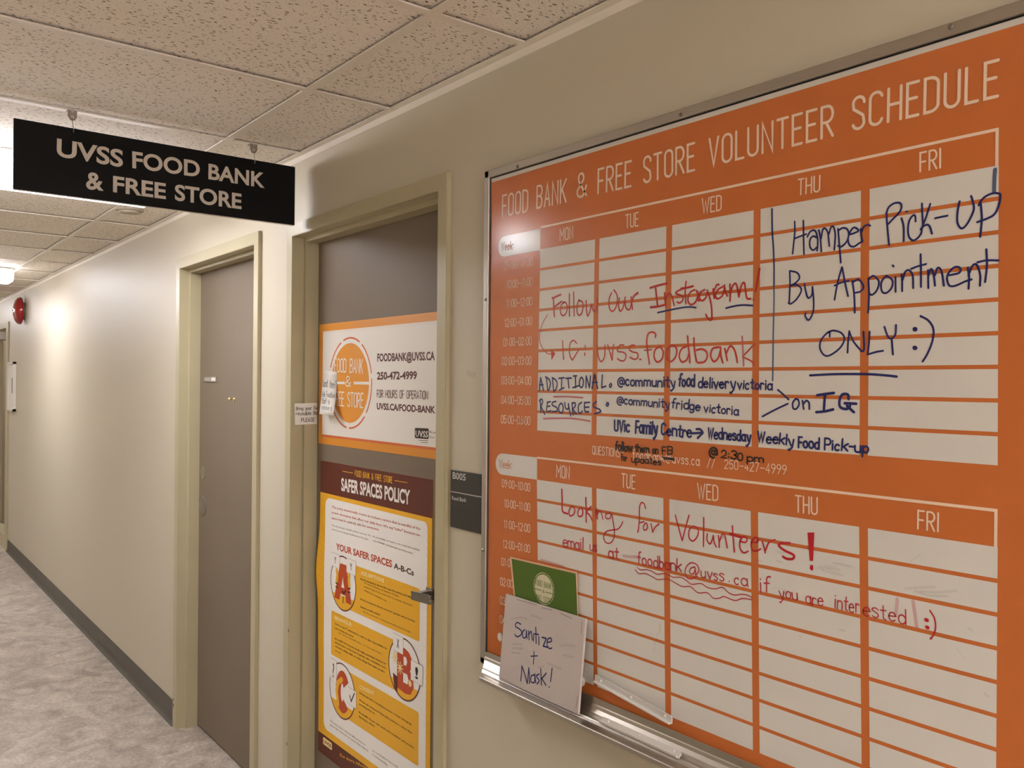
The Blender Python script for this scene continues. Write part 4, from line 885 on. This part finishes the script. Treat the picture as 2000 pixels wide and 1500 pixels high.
# yellow boxes
pr = Print(PP, .0005); r_ = .008
def ybox(xl_, xr_, zt_, zb_): pr.new(); pr.poly(rrect(PP, (xl_, zt_), (xr_, zt_), (xr_, zb_), (xl_, zb_), r_)[::-1])
XB0 = PP.px(647.3, 1230)[0]; XB1 = PP.px(819.5, 1250)[0]
zA, zA2 = PP.px(694.8, 1104.3)[1], PP.px(818.4, 1253)[1]; zB, zB2 = PP.px(647.3, 1191.7)[1], PP.px(647.3, 1277.8)[1]; zC, zC2 = PP.px(817.2, 1391)[1], PP.px(682, 1405.9)[1]
ybox(PP.px(668, 1130)[0], XB1, zA, zA2); ybox(XB0, PP.px(792, 1300)[0], zB, zB2); ybox(PP.px(668, 1350)[0], XB1, zC, zC2); pr.build('poster_box', YEL, rt)
# emblem discs with the letters A, B, C
discs = [((670.5, 1139.5), 52.5), ((790, 1307), 59.5), ((668.5, 1349.5), 53)]
pw = Print(PP, .0007); py = Print(PP, .0009); pk = Print(PP, .0011); prr = Print(PP, .0012)
info = []
for (c_, hv) in discs:
    cc = PP.px(*c_); R_ = abs(PP.px(c_[0], c_[1]-hv)[1]-cc[1]); info.append((cc, R_))
    pw.new(); py.new(); pk.new(); pw.poly(circ(PP, cc, R_)); py.poly([(cc[0]+R_*math.cos(t), cc[1]+R_*math.sin(t)) for t in [math.radians(208+124*i/20) for i in range(21)]]); pk.stroke(circ(PP, cc, R_, 48)+[(cc[0]+R_, cc[1])], .0042)
cc, R_ = info[0]
def loc(k, pts): cc, R_ = info[k]; return [(cc[0]+R_*x, cc[1]+R_*y) for x, y in pts]
prr.poly(loc(0, [(-.24, .72), (-.70, -.66), (-.28, -.66), (-.20, -.42), (.20, -.42), (.26, -.66), (.68, -.66), (.26, .72)])[::1])
k1 = Print(PP, .0014); k1.poly(loc(0, [(-.06, .05), (-.12, -.16), (.12, -.16), (.03, .05), (0, .25)]))
prr.new(); prr.poly(loc(1, [(-.45, .62), (-.45, -.72), (.1, -.78), (.42, -.72), (.60, -.45), (.55, -.15), (.36, .02), (.48, .2), (.46, .45), (.3, .62), (.02, .70)]))
k1.new(); k1.poly(loc(1, [(-.05, -.12), (-.05, -.44), (.22, -.44), (.28, -.28), (.2, -.12)])); k1.new(); k1.poly(loc(1, [(-.03, .42), (-.03, .14), (.12, .14), (.2, .28), (.12, .42)]))
C_ = [(math.cos(math.radians(t)), math.sin(math.radians(t))) for t in range(35, 326, 15)]
prr.new(); prr.poly(loc(2, [(.05+.55*x, -.02+.78*y) for x, y in C_]+[(.02+.12*x, -.05+.34*y) for x, y in C_[::-1]]))
for k, cards in ((0, (((-.98, 1.02), (-.30, .52), 'Y'), ((.28, 1.0), (.98, .48), 'Y'))), (1, (((-.72, 1.04), (-.08, .48), 'X'), ((.42, .42), (1.14, -.22), '!'))), (2, (((-.95, 1.0), (-.45, .18), '?'), ((.48, .30), (1.1, -.30), 'v')))):
    for (a, b, t) in cards:
        q = loc(k, [(a[0], a[1]), (b[0], a[1]-.02), (b[0], b[1]-.02), (a[0], b[1])]); k1.new(); k1.poly(q[::-1]); pk.new(); pk.stroke(q+[q[0]], .0012)
        R_ = info[k][1]; bl = loc(k, [((a[0]*.62+b[0]*.38), b[1]+.12)])[0]; br = loc(k, [((a[0]*.38+b[0]*.62), b[1]+.12)])[0]; tp = loc(k, [((a[0]*.62+b[0]*.38), a[1]-.12)])[0]
        if t == 'v': info.append((bl, br, tp))
        else: info.append((t, bl, br, tp))
k2 = Print(PP, .0017)
for it in info[3:]:
    if len(it) == 4: ftext(k2, it[0], it[1], it[2], it[3], bold=.02, res=3, ip=False)
q = loc(2, [(.62, .02), (.74, -.16), (.98, .2)]); k2.stroke(q, .005)
for sx in (-1, 1):                                     # arms with striped cuffs
    k1y = Print(PP, .0015); k1y.stroke(loc(0, [(sx*.50, .40), (sx*.46, .22), (sx*.50, .0)]), .016); k1y.build('illustration_arm', YEL, rt)
    for yy in (-.10, -.24): k2.stroke(loc(0, [(sx*.60, yy+.02), (sx*.38, yy)]), .0045, cap=False)
k2.stroke(loc(0, [(-.05, -.30), (.12, -.34), (.22, -.22)]), .006); k2.stroke(loc(0, [(.02, -.50), (.02, -.72)]), .004)
k3 = Print(PP, .0015); k3.stroke(loc(2, [(-.30, -.55), (-.42, -.1), (-.32, .22), (-.02, .42)]), .018); k3.build('illustration_scarf', YEL, rt)
fl = Print(PP, .0016)
for k, c_, rr_ in ((1, (-.62, .25), .2), (1, (-.26, -.02), .2), (1, (.38, -.36), .10)):
    fl.new(); o = loc(k, [c_])[0]; R_ = info[1][1]
    for a in range(9): t = a*40; fl.stroke([o, (o[0]+R_*rr_*math.cos(math.radians(t)), o[1]+R_*rr_*math.sin(math.radians(t)))], .0035)
fl.build('illustration_flowers', PYW, rt)
pot = Print(PP, .0016); pot.poly(loc(1, [(-.72, -.30), (-.60, -.80), (-.42, -.86), (-.40, -.36)])); pot.build('illustration_pot', MARH, rt)
pw.build('illustration_disc', P2W, rt); py.build('illustration_ground', YEL, rt); prr.build('illustration_letter', PRED, rt); k1.build('illustration_cards', P2W, rt); pk.build('illustration_outline', MARH, rt); k2.build('illustration_marks', INKK, rt)
# small text
tk = Print(PP, .0007); hh = .0068
for f, rows in ((Q6, (("This policy extends to all staff, volunteers, and users. We", (413, 782), (770, 880), 0, .0052), ("welcome your continuous feedback about this policy.", (413, 818), (750, 914), 0, .0052),
                      ("We acknowledge our location on the traditional homelands", (788, 885), (1218, 1012), 0, .0052), ("of the WSANEC and lekwungen speaking peoples.", (788, 922), (1160, 1042), 0, .0052),
                      ("Avoid assumptions about who uses the service and why.", (675, 1275), (1150, 1448), .02, hh), ("We welcome families and students of all ages.", (710, 1312), (1032, 1437), 0, .006), ("Students may use the service due to a variety of personal", (710, 1345), (1150, 1520), 0, .006), ("situations or accessibility needs.", (710, 1378), (920, 1480), 0, .006))),
                (Q7, (("Avoid assumptions about someone's gender and pronouns.", (635, 50), (1110, 247), .02, hh), ("Assume positive intent.", (635, 115), (808, 189), .02, hh), ("We are a community of unlearning and well-intentioned people", (662, 158), (1070, 338), 0, .006),
                      ('Strive to use "I" statements in order to take responsibility for', (418, 262), (868, 482), .02, hh), ('your words and actions.', (418, 298), (580, 378), .02, hh), ('E.g. "I feel uncomfortable when..." or "I have noticed that..."', (450, 340), (830, 528), 0, .006),
                      ('Be mindful of how your words might perpetuate violence or', (418, 390), (858, 612), .02, hh), ('discrimination on the basis of gender, size, orientation, race,', (418, 422), (858, 647), .02, hh), ('ethnicity, ability, faith, or other things that make us who', (420, 456), (848, 682), .02, hh), ('we are.', (420, 494), (470, 518), .02, hh),
                      ('Always ask before touching someone or their belongings.', (625, 855), (1082, 1136), .02, hh), ('Always ask someone if they want assistance, rather than', (625, 918), (1080, 1206), .02, hh), ('assuming they do.', (625, 952), (765, 1042), .02, hh),
                      ('Be mindful of your own needs and boundaries, and practice', (625, 1025), (1100, 1336), .02, hh), ('listening to others.', (625, 1062), (762, 1150), .02, hh),
                      ('This policy may be revised at different times to', (375, 1096), (680, 1308), 0, .006), ('please folks. However, we ensure that revisions', (375, 1130), (705, 1360), 0, .006), ('are not finalized, but ready', (740, 1352), (960, 1500), 0, .006), ('to understanding.', (740, 1388), (870, 1480), 0, .006)))):
    for t, a, b, bo, h in rows: ftext(tk, t, f(*a), f(*b), size_y=h, bold=bo)
ftext(tk, 'A-B-Cs', Q6(982, 1172), Q6(1165, 1242), Q6(982, 1116), bold=.03, res=3)
tk.build('poster_text', PKT, rt)
th = Print(PP, .0007)
for f, t, a, b, c_ in ((Q6, 'ASSUMPTIONS', (680, 1230), (893, 1306), (680, 1190)), (Q7, 'BEHAVIOUR', (415, 220), (563, 284), (415, 184)), (Q7, 'CONSENT', (628, 816), (757, 878), (628, 778))): ftext(th, t, f(*a), f(*b), f(*c_), bold=.03, res=2)
q = [PP.px(*Q7(*p)) for p in ((315, 1237), (392, 1280), (392, 1345), (315, 1295))]; x0, x1_, z0, z1_ = q[0][0], q[1][0], (q[3][1]+q[2][1])/2, (q[0][1]+q[1][1])/2
th.poly(rrect(PP, (x0, z1_), (x1_, z1_), (x1_, z0), (x0, z0), .006)[::-1]); th.build('poster_headings', PYW, rt)
tl_ = Print(PP, .0010); ftext(tl_, 'UVSS', (x0+.004, z0+.006), (x1_-.004, z0+.006), (x0+.004, z1_-.006), bold=.03, res=2, ip=False); tl_.build('logo_lettering', MARH, rt)
# hand-written slip taped over the banner, curling at its foot
cs = [(630.4, 722.8), (658.5, 726.5)]; n = 10; m = MB(); rows = []
for k in range(n+1):
    t = k/n; Yk = YD-.002-.028*t**2.2
    a = (630.4+(623.8-630.4)*t**1.6, 722.8+(808.6-722.8)*t); b = (658.5+(650.6-658.5)*t**1.8, 726.5+(811.8-726.5)*t)
    rows.append((at(a[0], a[1], Yk), at(b[0], b[1], Yk), Yk, a, b))
for k in range(n+1): m.v += [rows[k][0], rows[k][1]]
m.f = [(2*k, 2*k+2, 2*k+3, 2*k+1) for k in range(n)]
rt = thing('paper_slip', rows[-1][0], 'curling white paper slip with handwriting about lost items stuck over the banner emblem', 'note')
o = m.build('slip_sheet', PAPER, rt, smooth=True); sm = o.modifiers.new('thick', 'SOLIDIFY'); sm.thickness = .0004; sm.offset = -1
m2 = MB()
for t, txt, w0, w1 in ((.38, 'Lost item?', .06, .98), (.60, 'Ask FoodBank', .06, .98), (.76, 'Staff to', .08, .66), (.90, 'retrieve it', .10, .86)):
    k = min(n-1, int(t*n)); f = t*n-k
    A0 = rows[k][0].lerp(rows[k+1][0], f); A1 = rows[k][1].lerp(rows[k+1][1], f); U = A1-A0; up = (rows[k][0]-rows[k+1][0])
    sp_ = PL(A0, U, up); q = Print(sp_, .0010); L = U.length
    letters(q, txt, (L*w0, 0), (L*w1, 0), (L*w0, .028 if t < .5 else .022), .07, .32, hand=True, ip=False)
    [m2.add(b_.v, b_.f) for b_ in q.parts]
m2.build('handwriting', PINK, rt)
# label on the jamb of the near door
JX = -2.789; JP = PL((JX, 0, EYE), (0, 1, 0), (0, 0, 1))
q = [JP.px(*p) for p in ((575, 788), (619, 787), (619, 828), (576, 830))]
rt = thing('jamb_label', JP.w(q[3]), 'white hand-lettered label about reusable bags on the door jamb', 'label')
MB().prism([JP.w(p) for p in rrect(JP, q[0], q[1], q[2], q[3], .004)][::-1], (.0004, 0, 0)).build('label_sheet', PAPER, rt)
pr = Print(JP, .0008)
letters(pr, 'Bring your Ow', B5(88, 1108), B5(300, 1100), B5(88, 1070), .11, .32, hand=True); letters(pr, 'reusable Ba', B5(88, 1158), B5(300, 1150), B5(88, 1118), .11, .32, hand=True); letters(pr, 'PLEASE', B5(138, 1222), B5(272, 1218), B5(138, 1182), .12, .32, hand=True)
pr.build('handwriting', INKK, rt, True)
